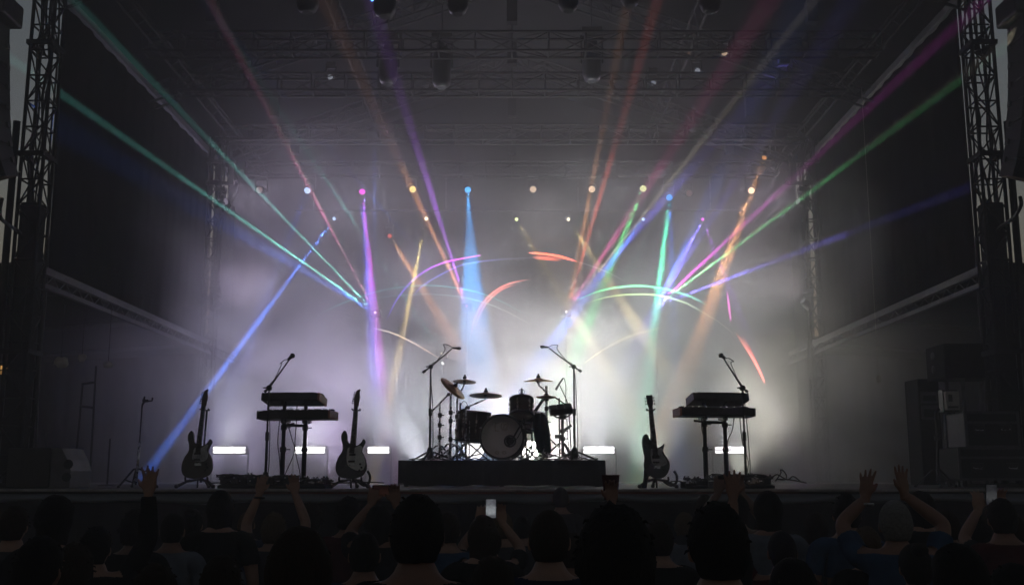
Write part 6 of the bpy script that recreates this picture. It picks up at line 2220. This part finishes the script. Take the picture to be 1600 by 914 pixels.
C = [  # px, top, width, pose, hair, hair colour, top, colour, skin, turn, label
    # the row nearest the camera
    (652, 772, 92, 'rest', 'short', 'hair_a', 'tee', 'sh_black', 'skin_b', 3, 'short black haired person in black, largest head below the drum riser corner'),
    (960, 780, 122, 'rest', 'curly', 'hair_a', 'tee', 'sh_black', 'skin_b', -4, 'person with a wide curly black head of hair under the raised dark cup'),
    (1122, 785, 104, 'rest', 'short', 'hair_a', 'tee', 'sh_black', 'skin_a', 2, 'tall person with short black hair in front of the far pedalboards'),
    (858, 795, 74, 'rest', 'crop', 'hair_b', 'tee', 'sh_navy', 'skin_a', 0, 'person with cropped brown hair and dark navy top below the bass drum'),
    (468, 826, 108, 'rest', 'bob', 'hair_b', 'tee', 'sh_black', 'skin_a', 5, 'person with a brown bob, close to the camera below the nearer keyboards'),
    (240, 905, 90, 'rest', 'short', 'hair_b', 'tee', 'sh_black', 'skin_b', 6, 'brown haired person at the bottom edge below the sunburst guitar'),
    (1398, 781, 56, 'clap', 'cap', 'knit', 'tee', 'sh_blue', 'skin_b', -12, 'person in a grey knit cap and blue shirt with hands up'),
    (345, 872, 78, 'rest', 'short', 'hair_b', 'long', 'sh_black', 'skin_a', 0, 'brown haired person in a black long sleeve below the cable heaped pedalboard'),
    (1500, 850, 92, 'rest', 'long', 'hair_a', 'long', 'sh_black', 'skin_a', 8, 'long black haired person close to the camera below the equipment rack'),
    (60, 838, 84, 'rest', 'short', 'hair_a', 'tee', 'sh_navy', 'skin_b', -8, 'black haired person in a navy shirt close to the camera below the wedge monitor'),
    (1240, 880, 84, 'rest', 'bob', 'hair_a', 'tee', 'sh_wine', 'skin_b', 0, 'person with a black bob and wine red shirt near the camera past the keyboards'),
    (770, 885, 80, 'rest', 'long', 'hair_b', 'tee', 'sh_black', 'skin_a', 2, 'long brown haired person at the bottom edge below the bass drum'),
    (1585, 880, 90, 'rest', 'short', 'hair_a', 'tee', 'sh_black', 'skin_c', 0, 'short haired dark skinned person at the bottom corner below the flight cases'),
    # middle rows
    (345, 766, 42, 'rest', 'long', 'hair_a', 'tee', 'sh_black', 'skin_a', 8, 'long black haired person in front of the cable heaped pedalboard, head above the stage edge'),
    (85, 775, 56, 'rest', 'bob', 'hair_a', 'tee', 'sh_black', 'skin_a', -10, 'person with a black bob seen against the wedge monitor end'),
    (150, 822, 56, 'raise_r', 'short', 'hair_a', 'long', 'sh_black', 'skin_a', 0, 'person in black long sleeves raising one open hand beside the wedge monitor'),
    (22, 790, 48, 'rest', 'short', 'hair_b', 'tee', 'sh_grey', 'skin_a', 0, 'person with short brown hair and grey top at the wing below the amber lamp'),
    (212, 792, 46, 'rest', 'curly', 'hair_a', 'tee', 'sh_black', 'skin_c', 0, 'curly haired dark skinned person below the empty forked stand'),
    (270, 800, 44, 'rest', 'crop', 'hair_a', 'tee', 'sh_pale', 'skin_b', 5, 'person with cropped black hair in a pale shirt below the forked stand legs'),
    (428, 798, 40, 'both_up', 'curly', 'hair_c', 'tee', 'sh_grey', 'skin_a', 0, 'fair curly haired person with both bare arms up in front of the keyboards'),
    (385, 799, 32, 'rest', 'crop', 'hair_c', 'tee', 'sh_navy', 'skin_a', 0, 'person with cropped fair hair in navy beside the raised bare arms'),
    (486, 783, 36, 'rest', 'curly', 'hair_b', 'tee', 'sh_black', 'skin_a', 0, 'person with curly brown hair in front of the row of shiny pedals'),
    (545, 773, 40, 'rest', 'curly', 'hair_a', 'tee', 'sh_wine', 'skin_b', 0, 'person with curly black hair and wine shirt in front of the white guarded guitar'),
    (592, 790, 44, 'phone_up', 'bob', 'hair_a', 'tee', 'sh_black', 'skin_b', 0, 'person holding a phone sideways overhead beside the drum riser'),
    (700, 800, 44, 'rest', 'short', 'hair_b', 'tee', 'sh_blue', 'skin_a', 0, 'person with short brown hair and blue shirt hidden behind the largest head'),
    (755, 805, 52, 'rest', 'long', 'hair_b', 'tee', 'sh_black', 'skin_a', 0, 'long brown haired person below the lit phone screen'),
    (785, 800, 38, 'rest', 'short', 'hair_c', 'tee', 'sh_grey', 'skin_a', 0, 'fair haired person in grey just past the lit phone screen'),
    (815, 805, 34, 'rest', 'bun', 'hair_a', 'tee', 'sh_black', 'skin_a', 0, 'person with a black hair bun below the rack tom'),
    (876, 760, 27, 'rest', 'crop', 'hair_a', 'tee', 'sh_black', 'skin_b', 0, 'person with a cropped dark head rising above the stage edge below the drum kit'),
    (1030, 812, 52, 'rest', 'short', 'hair_b', 'tee', 'sh_black', 'skin_a', 0, 'short brown haired person in black below the strapped guitar'),
    (1070, 798, 34, 'rest', 'curly', 'hair_c', 'tee', 'sh_pale', 'skin_a', 0, 'fair curly haired person in a pale top below the low flat pedalboard'),
    (1102, 773, 34, 'rest', 'short', 'hair_b', 'tee', 'sh_grey', 'skin_a', 0, 'brown haired person in grey in front of the far keyboard posts'),
    (1152, 772, 40, 'phone_up', 'short', 'hair_a', 'tee', 'sh_black', 'skin_c', 0, 'dark skinned person holding a phone overhead in front of the far keyboards'),
    (1200, 768, 44, 'rest', 'bob', 'hair_a', 'tee', 'sh_pale', 'skin_b', -5, 'person with a black bob and pale top in front of the last pedalboard'),
    (1222, 828, 56, 'raise_l', 'crop', 'hair_a', 'tee', 'sh_wine', 'skin_b', 0, 'cropped dark haired person raising a bare arm beside the loose cable loop'),
    (1322, 771, 46, 'rest', 'short', 'hair_a', 'tee', 'sh_blue', 'skin_a', -8, 'short black haired person in a blue shirt beside the clapping hands'),
    (1275, 800, 40, 'rest', 'long', 'hair_b', 'tee', 'sh_grey', 'skin_a', 0, 'long brown haired person in grey past the loose cable loop'),
    (1440, 768, 40, 'rest', 'bob', 'hair_a', 'tee', 'sh_black', 'skin_a', 0, 'person with a black bob behind the knit cap, below the tall pole stand'),
    (1480, 795, 44, 'rest', 'crop', 'hair_b', 'tee', 'sh_navy', 'skin_b', 0, 'person with cropped brown hair and navy top below the power panel'),
    (1565, 778, 48, 'rest', 'short', 'hair_a', 'tee', 'sh_wine', 'skin_b', -6, 'short haired person in a wine shirt below the dim phone at the flight cases'),
    (1530, 800, 40, 'rest', 'curly', 'hair_a', 'tee', 'sh_black', 'skin_c', 0, 'curly haired dark skinned person below the low flight case'),
    (1355, 822, 50, 'rest', 'short', 'hair_c', 'tee', 'sh_black', 'skin_a', 0, 'fair short haired person in black beneath the clapping arms'),
    (925, 800, 36, 'rest', 'short', 'hair_a', 'tee', 'sh_grey', 'skin_b', 0, 'short black haired person in grey beside the wide curly head'),
    (620, 800, 40, 'rest', 'bun', 'hair_b', 'tee', 'sh_black', 'skin_a', 0, 'person with a brown hair bun beside the sideways phone'),
    (300, 795, 38, 'rest', 'bun', 'hair_a', 'tee', 'sh_grey', 'skin_a', 0, 'person with a black bun and grey top below the sunburst guitar'),
    (570, 830, 60, 'rest', 'crop', 'hair_a', 'long', 'sh_navy', 'skin_b', 4, 'cropped black haired person in navy long sleeves below the white guarded guitar'),
    (115, 850, 66, 'rest', 'curly', 'hair_b', 'long', 'sh_grey', 'skin_a', 0, 'curly brown haired person in grey long sleeves below the wedge monitor'),
    (1150, 845, 60, 'rest', 'long', 'hair_a', 'tee', 'sh_grey', 'skin_a', 0, 'long black haired person in grey beside the tall person at the far pedalboards'),
    (1430, 850, 62, 'rest', 'bun', 'hair_a', 'tee', 'sh_black', 'skin_b', 0, 'person with a black bun in black below the knit cap'),
]
PEOPLE = {}
for row in C:
    px, top, wpx, pose, hk, hm, tk, tm, sk, turn, lab = row
    o, s3 = person(px, top, wpx, pose, hk, hm, tk, tm, sk, turn, lab)
    PEOPLE[(px, top)] = (o, s3)


def hand_point(key, nm, lift=.06):
    o, s3 = PEOPLE[key]
    pose = [r_[3] for r_ in C if (r_[0], r_[1]) == key][0]
    sg = -1 if nm == 'l' else 1
    wr = POSES[pose][nm][2]
    v = Matrix.Rotation(o.rotation_euler.z, 3, 'Z') @ Vector((sg * wr[0], wr[1], wr[2] + lift))
    return Vector(o.location) + Vector((v.x * o.scale.x, v.y * o.scale.y, v.z * o.scale.z))


# phones
a, b_ = hand_point((592, 790), 'l'), hand_point((592, 790), 'r')
phone((a + b_) / 2 + Vector((0, .025, .03)), .155, .075, (.5, .2, .15), .02, 'dark phone held sideways above a bobbed head beside the drum riser', R(8))
a, b_ = hand_point((1152, 772), 'l'), hand_point((1152, 772), 'r')
phone((a + b_) / 2 + Vector((0, .025, .03)), .15, .078, (.5, .2, .15), .0, 'dark phone held up overhead in front of the far keyboards', R(5))
# the lit phone: a raised forearm carries it
Yp_ = 6.6
# handled by a person of its own kind below
o, s3 = person(766, 820, 36, 'phone_up', 'crop', 'hair_b', 'tee', 'sh_black', 'skin_a', 0, 'cropped brown haired person holding up the brightly lit phone', 6.6)
PEOPLE[(766, 820)] = (o, s3)
C.append((766, 820, 36, 'phone_up'))
a, b_ = hand_point((766, 820), 'l'), hand_point((766, 820), 'r')
phone((a + b_) / 2 + Vector((0, -.02, .04)), .068, .125, (.75, .8, .85), .22, 'phone with a bright screen held upright in the middle of the crowd', R(10))
o, s3 = person(1578, 800, 40, 'phone_up', 'long', 'hair_b', 'tee', 'sh_grey', 'skin_a', 0, 'long brown haired person holding up a dim phone below the flight cases', 6.2)
PEOPLE[(1578, 800)] = (o, s3)
C.append((1578, 800, 40, 'phone_up'))
a, b_ = hand_point((1578, 800), 'l'), hand_point((1578, 800), 'r')
phone((a + b_) / 2 + Vector((0, -.02, .04)), .068, .125, (.5, .52, .55), .06, 'phone with a dim screen held upright below the flight cases', R(8))
# a raised hand with a dark paper cup
o, s3 = person(957, 832, 46, 'cup', 'short', 'hair_b', 'tee', 'sh_black', 'skin_b', 0, 'person hidden behind the wide curly head, raising a dark cup', 5.6)
PEOPLE[(957, 832)] = (o, s3)
C.append((957, 832, 46, 'cup'))
h = hand_point((957, 832), 'r', .03)
dx = at(958, 756, 5.6).x - h.x
o.location.x += dx
h.x += dx
t = thing('paper_cup', 'dark reddish paper cup raised above the wide curly head', 'cup', h + Vector((0, .045, -.01)))
MB().lathe([(.034, 0), (.036, .004), (.047, .125), (.049, .13), (.045, .129), (.034, .008), (.001, .006)], 24, (0, 0, 0)).build('cup_wall', M['sh_wine'], t, world=False)
# a bracelet on the raised bare arm and a watch on the clapping arm
for key, nm, mt, lab, nmn in (((428, 798), 'l', 'black', 'black bracelet on one of the two raised bare arms', 'bracelet'), ((1398, 781), 'l', 'steel', 'shiny wrist watch on the clapping arm', 'wrist_watch')):
    w_ = hand_point(key, nm, -.035)
    ob = tag(MB().torus((0, 0, 0), .034, .007, (0, .1, 1), 24, 6).build(nmn, M[mt]), lab, 'bracelet' if nmn == 'bracelet' else 'watch')
    ob.location = w_
# ================================================================== SKY
w = bpy.data.worlds.new('World')
sc.world = w
w.use_nodes = True
nt = w.node_tree
bg = nt.nodes['Background']
sky = nt.nodes.new('ShaderNodeTexSky')
sky.sky_type = 'NISHITA'
sky.sun_disc = False
SUN_EL, SUN_AZ = -0.6, 0
sky.sun_elevation = R(SUN_EL)
sky.sun_rotation = R(SUN_AZ)
sky.dust_density = 1.6
nt.links.new(sky.outputs[0], bg.inputs['Color'])
bg.inputs['Strength'].default_value = .15
sl = bpy.data.lights.new('sun', 'SUN')
sl.energy = .004
sl.color = (1, .8, .62)
sl.angle = R(.5)
so = bpy.data.objects.new('sun', sl)
COL.objects.link(so)
dirv = Vector((math.sin(R(SUN_AZ)) * math.cos(R(SUN_EL)), math.cos(R(SUN_AZ)) * math.cos(R(SUN_EL)), math.sin(R(SUN_EL))))
so.rotation_euler = (-dirv).to_track_quat('-Z', 'Y').to_euler()

vs_ = sc.view_settings
vs_.view_transform = 'Standard'
vs_.look = 'None'
vs_.exposure = 0.55
vs_.gamma = 1
sc.cycles.use_denoising = True
sc.cycles.max_bounces = 5
sc.cycles.volume_bounces = 2
sc.cycles.transparent_max_bounces = 24
sc.cycles.volume_step_rate = 2
sc.cycles.sample_clamp_indirect = 4
